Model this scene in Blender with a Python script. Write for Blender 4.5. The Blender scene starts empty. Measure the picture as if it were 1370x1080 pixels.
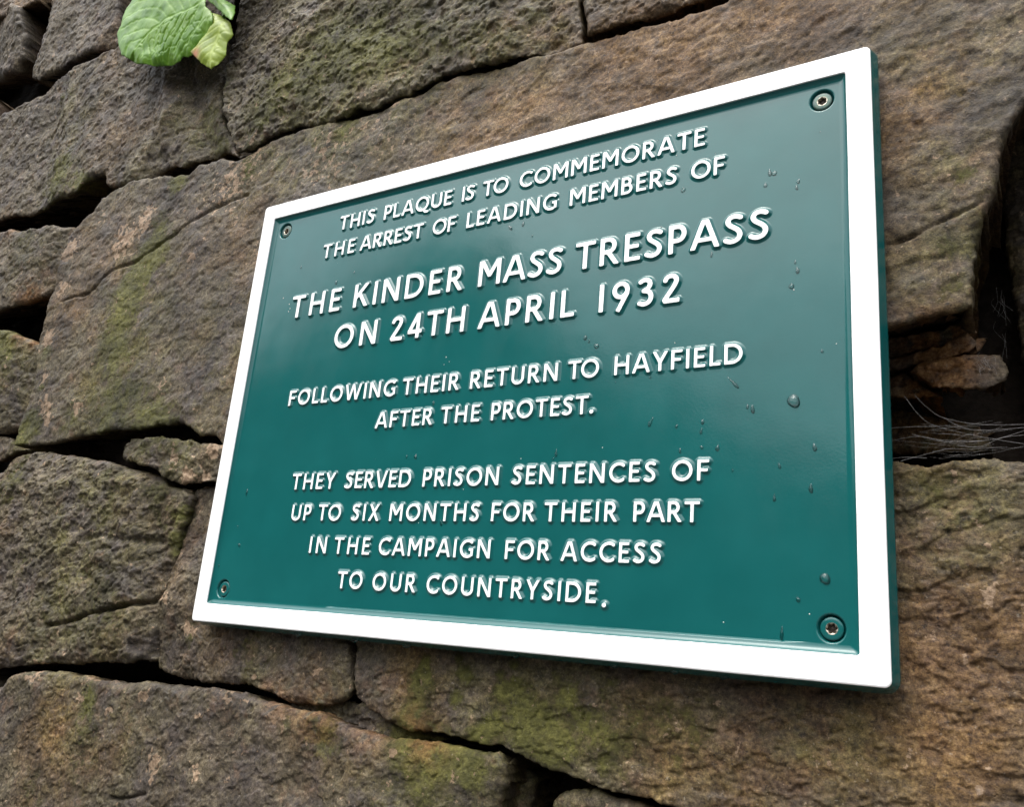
import bpy, math, random
import numpy as np
from mathutils import Vector, Matrix
from mathutils.geometry import tessellate_polygon

# ------------------------------------------------------------------ camera, sky, sun, exposure
SC = bpy.context.scene
COL = SC.collection
ZB = 1.45                      # height of the plaque's lower edge above the ground (m)
PW, PH = 600.0, 427.7          # plaque, millimetres
# camera solved from the four corners of the plaque (rows: right, up, back in plaque axes)
CR = np.array([[0.85307642, 0.08469525, -0.51486632],
               [0.06893164, 0.95979736, 0.27209826],
               [0.51721277, -0.26761119, 0.81294231]])
CPOS = np.array([674.95, 8.6, 540.1])   # plaque axes: x right, y up, n out of the wall (mm)
FPX = 1129.68                            # focal length in photograph pixels (1370 wide)

def W3(x, y, n):
    """plaque millimetres -> world metres"""
    return Vector((x * .001, -n * .001, ZB + y * .001))

cam = bpy.data.cameras.new("camera")
camo = bpy.data.objects.new("camera", cam)
COL.objects.link(camo)
cols = []
for k in (0, 1, 2):
    # each COLUMN of the plaque->camera matrix rows gives a camera axis expressed in plaque axes
    pass
# CR maps plaque axes to camera axes; camera axes in plaque coords are its columns transposed
Minv = CR.T
ax = [Minv @ np.array(v, float) for v in ((1, 0, 0), (0, 1, 0), (0, 0, 1))]
wx = [Vector((a[0], -a[2], a[1])) for a in ax]
rot = Matrix((wx[0], wx[1], wx[2])).transposed().to_4x4()
camo.matrix_world = Matrix.Translation(W3(*CPOS)) @ rot
cam.sensor_width = 36.0
cam.lens = 36.0 * FPX / 1370.0
cam.clip_start = 0.02
cam.clip_end = 500.0
SC.camera = camo

def at(px, py, n=0.0):
    """the point of the plane n (mm in front of the plaque face) seen at a photograph pixel, in plaque mm"""
    d = Minv @ np.array([(px - 685.0) / FPX, -(py - 540.0) / FPX, -1.0])
    t = (n - CPOS[2]) / d[2]
    p = CPOS + d * t
    return float(p[0]), float(p[1])

def scale_at(px, py, n=0.0):
    """photograph pixels per millimetre there"""
    x, y = at(px, py, n)
    d = CR @ (np.array([x, y, n]) - CPOS)
    return FPX / -d[2]

world = bpy.data.worlds.new("World")
SC.world = world
world.use_nodes = True
nt = world.node_tree
nt.nodes.clear()
SUN_EL, SUN_AZ = math.radians(62), math.radians(200)
sky = nt.nodes.new('ShaderNodeTexSky')
sky.sky_type = 'NISHITA'
sky.sun_disc = False
sky.sun_elevation = SUN_EL
sky.sun_rotation = SUN_AZ
sky.air_density = 1.4
sky.dust_density = 4.0
hs = nt.nodes.new('ShaderNodeHueSaturation')
hs.inputs['Saturation'].default_value = 0.30
nt.links.new(sky.outputs[0], hs.inputs['Color'])
# overcast: cloud cover brighter overhead than near the horizon, with soft cloud patches
tc = nt.nodes.new('ShaderNodeTexCoord')
sep = nt.nodes.new('ShaderNodeSeparateXYZ')
nt.links.new(tc.outputs['Generated'], sep.inputs[0])
mr = nt.nodes.new('ShaderNodeMapRange')
mr.inputs[1].default_value = -0.1; mr.inputs[2].default_value = 0.75
mr.inputs[3].default_value = 0.62; mr.inputs[4].default_value = 1.2
nt.links.new(sep.outputs[2], mr.inputs[0])
cn = nt.nodes.new('ShaderNodeTexNoise')
cn.inputs['Scale'].default_value = 2.2; cn.inputs['Detail'].default_value = 4
nt.links.new(tc.outputs['Generated'], cn.inputs['Vector'])
mr2 = nt.nodes.new('ShaderNodeMapRange')
mr2.inputs[1].default_value = 0.3; mr2.inputs[2].default_value = 0.7
mr2.inputs[3].default_value = 0.82; mr2.inputs[4].default_value = 1.18
nt.links.new(cn.outputs[0], mr2.inputs[0])
mm = nt.nodes.new('ShaderNodeMath'); mm.operation = 'MULTIPLY'
nt.links.new(mr.outputs[0], mm.inputs[0]); nt.links.new(mr2.outputs[0], mm.inputs[1])
vm = nt.nodes.new('ShaderNodeVectorMath'); vm.operation = 'SCALE'
nt.links.new(hs.outputs[0], vm.inputs[0]); nt.links.new(mm.outputs[0], vm.inputs['Scale'])
bg = nt.nodes.new('ShaderNodeBackground')
bg.inputs['Strength'].default_value = 0.15
nt.links.new(vm.outputs[0], bg.inputs['Color'])
wo = nt.nodes.new('ShaderNodeOutputWorld')
nt.links.new(bg.outputs[0], wo.inputs['Surface'])

sd = bpy.data.lights.new("sun", 'SUN')
sd.energy = 0.6
sd.angle = math.radians(75)
sd.color = (1.0, 0.965, 0.91)
so = bpy.data.objects.new("sun", sd)
COL.objects.link(so)
so.location = (0, -3, 6)
# direction to the sun: above, in front of the wall and a little to its left
to_sun = Vector((-0.35 * math.cos(SUN_EL) , -math.cos(SUN_EL) * .94, math.sin(SUN_EL)))
so.rotation_euler = to_sun.to_track_quat('Z', 'Y').to_euler()
sky.sun_rotation = math.atan2(to_sun.x, to_sun.y)

SC.view_settings.view_transform = 'Standard'
SC.view_settings.look = 'None'
SC.view_settings.exposure = 1.38
SC.view_settings.gamma = 1.0

# ------------------------------------------------------------------ helpers
def link_mesh(name, verts, faces, mats, parent=None, smooth=True, mat_idx=None, attrs=None):
    me = bpy.data.meshes.new(name)
    verts = np.asarray(verts, dtype=np.float32)
    if isinstance(faces, np.ndarray):                      # all quads, fast path
        nf = len(faces)
        me.vertices.add(len(verts)); me.vertices.foreach_set("co", verts.ravel())
        me.loops.add(nf * 4); me.loops.foreach_set("vertex_index", faces.astype(np.int32).ravel())
        me.polygons.add(nf)
        me.polygons.foreach_set("loop_start", np.arange(0, nf * 4, 4, dtype=np.int32))
        me.polygons.foreach_set("loop_total", np.full(nf, 4, dtype=np.int32))
        me.update(calc_edges=True)
    else:
        me.from_pydata([tuple(map(float, v)) for v in verts], [], faces)
    if not isinstance(mats, (list, tuple)):
        mats = [mats]
    for m in mats:
        me.materials.append(m)
    if mat_idx is not None:
        me.polygons.foreach_set("material_index", np.asarray(mat_idx, dtype=np.int32))
    me.polygons.foreach_set("use_smooth", np.full(len(me.polygons), smooth, dtype=bool))
    for an, av in (attrs or {}).items():
        a = me.attributes.new(an, 'FLOAT', 'POINT')
        a.data.foreach_set("value", np.asarray(av, dtype=np.float32))
    me.update()
    o = bpy.data.objects.new(name, me)
    COL.objects.link(o)
    if parent is not None:
        o.parent = parent
        o.matrix_parent_inverse = Matrix.Translation(parent.location).inverted()
    return o

def thing(name, loc, label, cat, group=None):
    o = bpy.data.objects.new(name, None)
    o.empty_display_size = .05
    COL.objects.link(o)
    o.location = loc
    tag(o, label, cat, group)
    return o

def tag(o, label=None, cat=None, group=None, kind=None):
    if label: o['label'] = label
    if cat: o['category'] = cat
    if group: o['group'] = group
    if kind: o['kind'] = kind

# gradient noise in numpy
_rng = np.random.RandomState(11)
_perm = _rng.permutation(512).astype(np.int64)
_perm = np.concatenate([_perm, _perm, _perm])
_ga = _rng.rand(512) * 2 * math.pi
_gx, _gy = np.cos(_ga), np.sin(_ga)

def perlin(x, y, seed=0):
    x = x + seed * 17.137; y = y + seed * 9.731
    xi = np.floor(x).astype(np.int64); yi = np.floor(y).astype(np.int64)
    xf = x - xi; yf = y - yi
    u = xf * xf * xf * (xf * (xf * 6 - 15) + 10); v = yf * yf * yf * (yf * (yf * 6 - 15) + 10)
    def g(ix, iy, dx, dy):
        h = _perm[(_perm[ix & 511] + iy) & 511]
        return _gx[h] * dx + _gy[h] * dy
    a = g(xi, yi, xf, yf); b = g(xi + 1, yi, xf - 1, yf)
    c = g(xi, yi + 1, xf, yf - 1); d = g(xi + 1, yi + 1, xf - 1, yf - 1)
    return (a + u * (b - a) + v * ((c + u * (d - c)) - (a + u * (b - a)))) * 1.5

def fbm(x, y, size, octaves=4, seed=0, gain=.5, ridged=False):
    s = np.zeros_like(x); amp = 1.0; f = 1.0 / size; tot = 0
    for k in range(octaves):
        n = perlin(x * f, y * f, seed + k * 3.3)
        if ridged: n = 1 - 2 * np.abs(n)
        s += n * amp; tot += amp
        amp *= gain; f *= 2.03
    return s / tot

def sstep(a, b, x):
    t = np.clip((x - a) / (b - a), 0, 1)
    return t * t * (3 - 2 * t)

def poly_sdf(X, Y, P):
    """signed distance to polygon (negative inside)"""
    P = np.asarray(P, float)
    d2 = np.full(X.shape, 1e18); inside = np.zeros(X.shape, bool)
    n = len(P)
    for i in range(n):
        ax_, ay_ = P[i]; bx, by = P[(i + 1) % n]
        ex, ey = bx - ax_, by - ay_
        L2 = ex * ex + ey * ey + 1e-12
        wx_, wy_ = X - ax_, Y - ay_
        t = np.clip((wx_ * ex + wy_ * ey) / L2, 0, 1)
        d2 = np.minimum(d2, (wx_ - ex * t) ** 2 + (wy_ - ey * t) ** 2)
        c = ((ay_ > Y) != (by > Y))
        if abs(ey) > 1e-12:
            c &= X < ex * (Y - ay_) / ey + ax_
        inside ^= c
    d = np.sqrt(d2)
    return np.where(inside, -d, d)

def line_dist(X, Y, P):
    d2 = np.full(X.shape, 1e18)
    for (ax_, ay_), (bx, by) in zip(P[:-1], P[1:]):
        ex, ey = bx - ax_, by - ay_
        t = np.clip(((X - ax_) * ex + (Y - ay_) * ey) / (ex * ex + ey * ey + 1e-12), 0, 1)
        d2 = np.minimum(d2, (X - ax_ - ex * t) ** 2 + (Y - ay_ - ey * t) ** 2)
    return np.sqrt(d2)

# ------------------------------------------------------------------ materials
class NT:
    def __init__(s, name):
        s.m = bpy.data.materials.new(name); s.m.use_nodes = True
        s.t = s.m.node_tree; s.p = s.t.nodes['Principled BSDF']; s.out = s.t.nodes['Material Output']
        s.co = s.t.nodes.new('ShaderNodeTexCoord')
    def n(s, kind, **kw):
        n = s.t.nodes.new(kind)
        for k, v in kw.items():
            if k.startswith('_'): setattr(n, k[1:], v)
        return n
    def link(s, a, b): s.t.links.new(a, b)
    def noise(s, size_mm, detail=4, rough=.55, stretch=None, dist=0.0, off=0.0):
        n = s.t.nodes.new('ShaderNodeTexNoise')
        n.inputs['Scale'].default_value = 1000.0 / size_mm
        n.inputs['Detail'].default_value = detail; n.inputs['Roughness'].default_value = rough
        n.inputs['Distortion'].default_value = dist
        mp = s.t.nodes.new('ShaderNodeMapping')
        mp.inputs['Location'].default_value = (off, off * .7, off * 1.3)
        if stretch: mp.inputs['Scale'].default_value = stretch
        s.link(s.co.outputs['Object'], mp.inputs['Vector']); s.link(mp.outputs[0], n.inputs['Vector'])
        return n.outputs['Fac']
    def ramp(s, fac, stops):
        r = s.t.nodes.new('ShaderNodeValToRGB')
        e = r.color_ramp.elements
        while len(e) < len(stops): e.new(.5)
        for k, (p, c) in enumerate(stops):
            e[k].position = p
            e[k].color = (c, c, c, 1) if not isinstance(c, (tuple, list)) else (*c, 1)
        s.link(fac, r.inputs[0]); return r.outputs[0]
    def math(s, op, a, b=None, clamp=False):
        m = s.t.nodes.new('ShaderNodeMath'); m.operation = op; m.use_clamp = clamp
        for i, v in enumerate((a, b)):
            if v is None: continue
            if isinstance(v, (int, float)): m.inputs[i].default_value = v
            else: s.link(v, m.inputs[i])
        return m.outputs[0]
    def mix(s, fac, a, b, blend='MIX'):
        m = s.t.nodes.new('ShaderNodeMix'); m.data_type = 'RGBA'; m.blend_type = blend
        for i, v in ((0, fac), (6, a), (7, b)):
            if isinstance(v, (int, float)): m.inputs[i].default_value = v
            elif isinstance(v, tuple): m.inputs[i].default_value = (*v, 1)
            else: s.link(v, m.inputs[i])
        return m.outputs[2]
    def attr(s, name, kind='GEOMETRY'):
        a = s.t.nodes.new('ShaderNodeAttribute'); a.attribute_name = name; a.attribute_type = kind
        return a.outputs['Fac']
    def bump(s, h, dist_mm, strength=1.0, prev=None):
        b = s.t.nodes.new('ShaderNodeBump')
        b.inputs['Distance'].default_value = dist_mm * .001; b.inputs['Strength'].default_value = strength
        s.link(h, b.inputs['Height'])
        if prev is not None: s.link(prev, b.inputs['Normal'])
        return b.outputs[0]

def lin(r, g, b):
    return tuple(((c / 255.) / 12.92 if c / 255. <= .04045 else ((c / 255. + .055) / 1.055) ** 2.4) for c in (r, g, b))

def stone_material(name='gritstone'):
    s = NT(name)
    D = .60                                                  # wet gritstone is dark
    def c(r, g, b): return tuple(v * D for v in lin(r, g, b))
    mid = s.noise(24, 5, .65, dist=.4, off=2.)
    patch = s.noise(70, 4, .62, off=71.)
    fine = s.noise(6, 6, .74, off=5.)
    grain = s.noise(2.6, 4, .85, off=9.)
    tonef = s.math('ADD', s.math('MULTIPLY', fine, .45), s.math('MULTIPLY', grain, .55))
    grey = s.ramp(tonef, [(.36, c(46, 38, 30)), (.47, c(84, 74, 60)), (.55, c(112, 100, 82)), (.66, c(150, 136, 112))])
    brown = s.ramp(tonef, [(.36, c(54, 36, 20)), (.47, c(98, 71, 44)), (.55, c(134, 102, 66)), (.66, c(176, 140, 94))])
    bf = s.math('ADD', s.attr('brown'), s.math('MULTIPLY', s.math('SUBTRACT', patch, .5), 2.6), clamp=True)
    col = s.mix(bf, grey, brown)
    olive = s.ramp(tonef, [(.36, c(40, 38, 17)), (.47, c(84, 80, 40)), (.56, c(116, 110, 60)), (.68, c(154, 146, 88))])
    of = s.math('MULTIPLY', s.ramp(s.noise(34, 7, .72, off=13.), [(.36, 0.), (.58, 1.)]), s.attr('olive'), clamp=True)
    col = s.mix(s.math('MULTIPLY', of, .9), col, olive)
    pf = s.ramp(s.noise(44, 8, .76, off=21.), [(.48, 0.), (.60, .8)])
    col = s.mix(s.math('MULTIPLY', pf, s.math('SUBTRACT', 1.0, s.math('MULTIPLY', s.attr('brown'), .8), clamp=True)), col, s.ramp(tonef, [(.38, c(42, 36, 34)), (.62, c(108, 97, 92))]))
    rf = s.ramp(s.noise(30, 7, .75, off=91.), [(.56, 0.), (.68, .5)])
    col = s.mix(rf, col, s.ramp(tonef, [(.38, c(84, 58, 42)), (.62, c(160, 126, 98))]))
    mossc = s.ramp(s.noise(5, 5, .75, off=17.), [(.3, c(66, 66, 24)), (.52, c(106, 105, 44)), (.72, c(148, 144, 76))])
    mf = s.math('ADD', s.attr('moss'), s.math('MULTIPLY', s.math('SUBTRACT', s.noise(13, 9, .8, off=31.), .5), 3.4))
    mf = s.ramp(mf, [(.34, 0.), (.9, .85)])
    mf = s.math('MULTIPLY', mf, s.ramp(s.attr('moss'), [(.02, 0.), (.3, 1.)]))
    col = s.mix(mf, col, mossc)
    fl = s.math('ADD', s.math('MULTIPLY', s.attr('flake'), .215), s.noise(8, 4, .6, off=41., dist=.2))
    fl = s.ramp(fl, [(.675, 0.), (.71, 1.)])
    flc = s.ramp(grain, [(.3, c(132, 104, 78)), (.7, c(206, 178, 148))])
    col = s.mix(s.math('MULTIPLY', fl, .8), col, flc)
    och = s.ramp(tonef, [(.36, c(78, 46, 20)), (.5, c(138, 94, 50)), (.62, c(186, 142, 90))])
    col = s.mix(s.attr('ochre'), col, och)
    gp = s.ramp(s.noise(2.4, 1, .5, off=51.), [(.70, 0.), (.77, .35)])
    col = s.mix(gp, col, c(186, 174, 156))
    gd = s.ramp(s.noise(3.4, 3, .7, off=57.), [(.30, .8), (.38, 0.)])
    col = s.mix(gd, col, c(30, 25, 22))
    # weather stains: broad soft darker and paler areas of the skin
    col = s.mix(1.0, col, s.ramp(s.noise(55, 5, .62, off=83.), [(.32, .52), (.5, 1.0), (.66, 1.42)]), 'MULTIPLY')
    s.link(col, s.p.inputs['Base Color'])
    s.link(s.ramp(mid, [(.3, .5), (.7, .8)]), s.p.inputs['Roughness'])
    s.p.inputs['Specular IOR Level'].default_value = .3
    b = s.bump(s.noise(13, 9, .72, off=3., stretch=(.9, 1., 1.05)), 2.2, .4)
    b = s.bump(s.noise(3.2, 3, .8, off=19.), .9, .75, b)
    b = s.bump(grain, .6, .8, b)
    b = s.bump(s.math('MULTIPLY', mf, s.noise(2.2, 4, .8, off=77.)), 2.2, .9, b)
    b = s.bump(s.ramp(s.noise(4.6, 2, .5, off=61.), [(.24, 0.), (.33, 1.)]), .9, .5, b)
    s.link(b, s.p.inputs['Normal'])
    return s.m

def green_paint():
    s = NT('green_paint')
    w = s.noise(60, 3, .6)
    col = s.ramp(w, [(.3, lin(15, 79, 78)), (.7, lin(19, 86, 85))])
    dirt = s.ramp(s.noise(3.0, 2, .5, off=3.), [(.74, 0.), (.8, .5)])
    col = s.mix(dirt, col, lin(14, 66, 64))
    s.link(col, s.p.inputs['Base Color'])
    film = s.noise(45, 5, .6, off=8., stretch=(1., 1., .5))
    s.link(s.ramp(film, [(.35, .10), (.65, .17)]), s.p.inputs['Roughness'])
    s.p.inputs['IOR'].default_value = 1.5
    s.p.inputs['Specular IOR Level'].default_value = .46
    b = s.bump(s.noise(55, 2, .5, off=5.), 1.0, .30)
    b = s.bump(s.noise(1.4, 3, .6, off=7.), .06, .5, b)
    s.link(b, s.p.inputs['Normal'])
    return s.m

def white_paint():
    s = NT('white_paint')
    col = s.ramp(s.noise(30, 4, .6), [(.3, (.80, .80, .79)), (.7, (.86, .86, .85))])
    sp = s.ramp(s.noise(3.4, 1, .5, off=4.), [(.76, 0.), (.80, .6)])
    col = s.mix(sp, col, (.45, .42, .36))
    s.link(col, s.p.inputs['Base Color'])
    s.p.inputs['Roughness'].default_value = .3
    s.p.inputs['Specular IOR Level'].default_value = .5
    b = s.bump(s.noise(14, 3, .6), .25, .4)
    s.link(b, s.p.inputs['Normal'])
    return s.m

def metal(name, c, rough, bump_mm=.15):
    s = NT(name)
    s.link(s.mix(s.ramp(s.noise(1.5, 3, .6), [(.45, 0.), (.65, .7)]), c, tuple(x * .35 for x in c)), s.p.inputs['Base Color'])
    s.p.inputs['Metallic'].default_value = 1.0
    s.link(s.ramp(s.noise(2, 3, .6, off=2.), [(.3, rough * .7), (.7, rough * 1.5)]), s.p.inputs['Roughness'])
    s.link(s.bump(s.noise(1.2, 3, .6), bump_mm, .5), s.p.inputs['Normal'])
    return s.m

def plain(name, c, rough=.8, size=20, var=.25, bump_mm=1.0, spec=.3):
    s = NT(name)
    s.link(s.ramp(s.noise(size, 5, .65), [(.3, tuple(x * (1 - var) for x in c)), (.7, tuple(min(1, x * (1 + var)) for x in c))]), s.p.inputs['Base Color'])
    s.p.inputs['Roughness'].default_value = rough
    s.p.inputs['Specular IOR Level'].default_value = spec
    s.link(s.bump(s.noise(size * .5, 6, .7, off=2.), bump_mm, .8), s.p.inputs['Normal'])
    return s.m

M_STONE = stone_material()
M_GREEN = green_paint()
M_WHITE = white_paint()
M_SILVER = metal('worn_steel', (.42, .38, .31), .32)
M_HOLE = plain('dark_socket', (.03, .022, .015), .6, 2, .4, .3)  # near-black brown colour for the floor of the screw sockets

def water_material():
    """a thin lens of water: sky reflection by Fresnel over the paint seen through it"""
    s = NT('rain_water')
    s.p.inputs['Base Color'].default_value = (1, 1, 1, 1)
    s.p.inputs['Roughness'].default_value = .0
    s.p.inputs['IOR'].default_value = 1.333
    s.p.inputs['Transmission Weight'].default_value = 1.0
    tr = s.n('ShaderNodeBsdfTransparent'); tr.inputs['Color'].default_value = (.93, .96, .95, 1)
    gl = s.n('ShaderNodeBsdfGlossy'); gl.inputs['Roughness'].default_value = .03
    fr = s.n('ShaderNodeFresnel'); fr.inputs['IOR'].default_value = 1.36
    m1 = s.n('ShaderNodeMixShader'); s.link(fr.outputs[0], m1.inputs[0]); s.link(tr.outputs[0], m1.inputs[1]); s.link(gl.outputs[0], m1.inputs[2])
    m2 = s.n('ShaderNodeMixShader'); m2.inputs[0].default_value = .15; s.link(m1.outputs[0], m2.inputs[1]); s.link(s.p.outputs[0], m2.inputs[2])
    s.link(m2.outputs[0], s.out.inputs['Surface'])
    return s.m
M_WATER = water_material()

def leaf_material(name, c1, c2, c3, red=False):
    s = NT(name)
    v = s.noise(26, 4, .6)
    col = s.ramp(v, [(.3, c1), (.5, c2), (.75, c3)])
    col = s.mix(s.math('MULTIPLY', s.attr('vein'), .35), col, tuple(min(1, x * 1.5 + .03) for x in c3))
    if red:
        col = s.mix(s.attr('red'), col, lin(190, 120, 80))
    col = s.mix(s.ramp(s.noise(2.2, 2, .5, off=8.), [(.70, 0.), (.78, .5)]), col, lin(60, 50, 20))
    s.link(col, s.p.inputs['Base Color'])
    s.p.inputs['Roughness'].default_value = .42
    s.p.inputs['Specular IOR Level'].default_value = .5
    s.p.inputs['Subsurface Weight'].default_value = 0.0
    s.link(s.bump(s.noise(3.0, 3, .5, off=3.), .3, .4), s.p.inputs['Normal'])
    tr = s.n('ShaderNodeBsdfTranslucent'); s.link(col, tr.inputs['Color'])
    mx = s.n('ShaderNodeMixShader'); mx.inputs[0].default_value = .22
    s.link(s.p.outputs[0], mx.inputs[1]); s.link(tr.outputs[0], mx.inputs[2])
    s.link(mx.outputs[0], s.out.inputs['Surface'])
    return s.m

# ------------------------------------------------------------------ setting: ground, bank of trees opposite, wall core
def ground():
    n = 60
    g = np.linspace(-60, 60, n)
    X, Y = np.meshgrid(g, g)
    Z = fbm(X, Y, 9, 3, 4) * .05
    V = np.stack([X, Y, Z], -1).reshape(-1, 3)
    idx = np.arange(n * n).reshape(n, n)
    F = np.stack([idx[:-1, :-1], idx[:-1, 1:], idx[1:, 1:], idx[1:, :-1]], -1).reshape(-1, 4)
    o = link_mesh('ground', V, F, plain('wet_tarmac', (.035, .034, .032), .55, 30, .35, 3))
    tag(o, kind='structure')
ground()

def hillside():
    """wooded slope across the lane: only its reflection shows in the wet paint"""
    nx, nz = 420, 26
    th = np.linspace(math.radians(150), math.radians(395), nx)
    t = np.linspace(0, 1, nz)
    TH, T = np.meshgrid(th, t)
    az = 270 - np.degrees(TH)
    el = np.interp(az, [-90, -20, 9.8, 15.3, 18.8, 20.6, 25.6, 30, 32.3, 34.2, 36, 39, 42, 45, 48.7, 52, 70, 120],
                   [9, 12, 11.6, 13.4, 15.2, 17.2, 17.2, 20.5, 22.6, 25.6, 26.6, 26.0, 23.5, 21.2, 18, 15, 12, 9])
    top = 29 * np.tan(np.radians(el + .8)) + 1.65 + .5 * fbm(TH * 60, TH * 0, 1.5, 4, 7)
    R = 20 + 9 * T + 1.2 * fbm(TH * 14, T * 9, 1.0, 3, 5)
    X = .3 + R * np.cos(TH); Y = R * np.sin(TH)
    Z = top * T ** .8 + .5 * fbm(TH * 20, T * 12, 1., 3, 9) * T
    V = np.stack([X, Y, Z], -1).reshape(-1, 3)
    idx = np.arange(nx * nz).reshape(nz, nx)
    F = np.stack([idx[:-1, :-1], idx[:-1, 1:], idx[1:, 1:], idx[1:, :-1]], -1).reshape(-1, 4)
    o = link_mesh('hillside', V, F, plain('woodland_green', (.022, .027, .014), .9, 900, .4, 200))
    tag(o, kind='structure')
hillside()

# ------------------------------------------------------------------ dry stone wall
WALL = thing('dry_stone_wall', W3(300, -ZB * 1000, -40), 'dry stone wall of large weathered gritstone blocks with moss and dark gaps', 'wall')

# moss, tan flakes, brown, olive, ochre patches: (photo x, y, radius px, strength)
MOSS = [(568,885,9,.8),(566,900,10,.9),(616,880,8,.6),(617,900,10,.8),(688,890,8,.6),(690,915,10,.8),(745,900,8,.4),(820,915,8,.4),(200,340,26,.5),(215,300,20,.5),(170,400,30,.6),(150,480,30,.6),(140,570,20,.5),(25,585,12,.8),(55,520,10,.5),(200,690,26,.3),(30,760,40,.25),(150,830,40,.25),(250,850,26,.3),(85,125,34,.35),(75,235,42,.75),(110,245,24,.6),(270,160,34,.5),(300,110,18,.4),(285,185,18,.55),
        (238,245,20,.9),(185,365,34,.8),(160,440,36,.55),(160,530,40,.55),(40,570,26,.95),(62,470,14,.6),(200,562,46,.7),(95,560,24,.5),(215,330,26,.5),
        (455,60,70,.62),(520,60,60,.6),(380,120,60,.45),(600,60,60,.35),(340,170,40,.4),(680,40,50,.2),
        (12,470,26,.7),(15,640,36,.5),(232,690,26,.6),(225,728,16,.9),(140,640,60,.22),(120,800,70,.2),(205,650,24,.4),
        (240,590,40,.3),(335,870,50,.3),(565,915,17,1.1),(610,935,12,.8),(560,955,18,.95),(628,905,10,.75),(672,925,13,.95),(700,960,34,.95),(720,990,24,.9),(655,975,20,.7),(640,985,14,.9),
        (760,960,45,.45),(820,990,60,.38),(910,960,60,.3),(740,1010,26,.6),(670,900,10,.5),(760,930,14,.5),
        (118,935,20,.75),(112,975,26,.4),(545,990,40,.75),(600,1010,30,.95),(625,1040,24,.9),(560,1050,40,.5),(430,985,34,.6),(380,965,20,.4),(110,1020,40,.2),
        (1240,650,26,.35),(1290,235,16,.5),(1265,330,20,.3),(1270,385,20,.4),(40,1060,40,.25),(10,450,18,.9),(460,175,30,.45),(330,230,20,.5),(35,306,30,.35)]
FLAKE = [(92,335,20,1.),(85,385,14,.9),(165,322,26,1.),(195,300,16,.8),(200,282,12,.8),(62,455,12,1.),(70,445,14,.8),(60,505,10,.9),(62,540,14,1.1),(66,560,12,1.1),(105,545,14,.9),
         (216,515,10,.8),(258,345,14,.7),(230,612,12,1.),(246,640,14,1.2),(284,603,14,1.3),(265,640,14,1.),(222,800,10,.8),(205,800,8,.9),(250,843,16,.8),
         (330,215,40,.45),(430,215,40,.5),(300,260,50,.4),(500,190,60,.35),(108,935,8,1.),(192,933,9,1.2),(145,952,7,1.),(268,958,7,1.1),(208,1025,18,1.),(265,1038,12,.8),
         (370,948,22,1.),(425,897,10,.9),(520,1008,8,1.),(340,905,6,.8),(1325,798,12,.9),(1345,725,8,.5),(1310,1060,10,.8),(45,903,16,.9),(120,903,16,.7),(310,930,14,.8),
         (135,290,12,.6),(350,330,20,.5)]
BROWN = [(20,60,45,-.8),(95,50,60,-.7),(30,180,70,-.35),(120,740,120,-.45),(50,660,60,-.3),(190,880,60,-.3),(330,1000,110,-.3),(520,1060,90,-.3),(30,350,60,-.3),(20,520,50,-.3),(260,480,60,-.15),(1255,180,40,-.3),(330,270,80,.45),(560,160,120,.55),(700,130,110,.75),(860,90,120,.75),(1010,40,120,.8),(1250,40,120,.45),(1210,150,70,.6),(1200,280,90,.6),(1330,700,120,.4),(1270,860,160,.5),(1300,1000,160,.45),
         (1080,980,120,.65),(900,1010,110,.5),(560,890,60,.5),(860,910,100,.3),(110,400,60,.4),(120,510,50,.35),(160,170,70,.35),(130,330,60,.2),(25,10,50,1.1),(300,860,60,.35),(420,900,50,.4),(240,700,50,.4),(700,20,60,.2),(170,690,40,.4),(80,950,80,.35),(60,1040,80,.4),(850,20,60,.5)]
OLIVE = [(300,470,80,.5),(170,400,60,.5),(140,520,60,.5),(60,850,60,.5),(340,560,60,.3),(170,230,50,.5),(1330,300,40,.3),(430,900,60,.4),(330,890,60,.5),(440,80,170,1.),(620,50,120,.9),(720,30,80,.5),(180,450,110,.6),(120,660,120,.7),(120,780,110,.6),(250,160,60,.7),(90,170,70,.5),(1270,660,110,.9),(1200,700,60,.6),(1280,370,80,.9),(1290,220,60,.7),(1330,60,100,.5),
         (740,980,160,.6),(980,930,160,.45),(560,1020,130,.8),(120,980,130,.5),(20,500,60,.8),(240,600,50,.8),(40,340,60,.5),(380,200,60,.6),(480,160,70,.4),(1180,70,70,.3),(1100,1010,100,.4)]
OCHRE = [(35,397,22,.8),(30,446,16,.7),(45,455,10,.8),(420,962,44,.55),(490,982,30,.5),(560,985,34,.8),(370,943,24,.5),(1250,462,50,1.1),(1258,498,28,1.3),(1235,520,22,.5),(1280,485,20,.5),(1240,570,60,.55),(15,306,14,.6),(355,925,14,.4)]

def field(blobs, X, Y, n):
    f = np.zeros_like(X)
    for (px, py, r, s) in blobs:
        cx, cy = at(px, py, n)
        # patches keep their real (upright, round) shape on the stone
        rr = r / scale_at(px, py, n)
        d2 = ((X - cx) ** 2 + (Y - cy) ** 2) / (rr * rr)
        f += s * np.exp(-d2)
    return f

CRACKS = [  # photo polyline, width mm, depth mm
    ([(212,797),(195,806),(161,810),(128,820),(101,826),(84,834),(60,838)], 2.2, 9),
    ([(84,403),(118,392),(150,362),(185,347),(208,330),(250,300),(290,275),(330,258)], 1.6, 3.),
    ([(1186,326),(1215,318),(1245,305),(1270,292),(1300,278),(1312,270)], .9, 3.2),
    ([(148,1067),(165,1069),(195,1064)], 1.2, 5),
    ([(110,722),(135,716),(165,724),(205,724)], 3.5, 3.5),
    ([(263,590),(262,615),(268,640)], 1.2, 2.5),
]
UNION = []          # traced outlines kept for the filler stones

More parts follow.
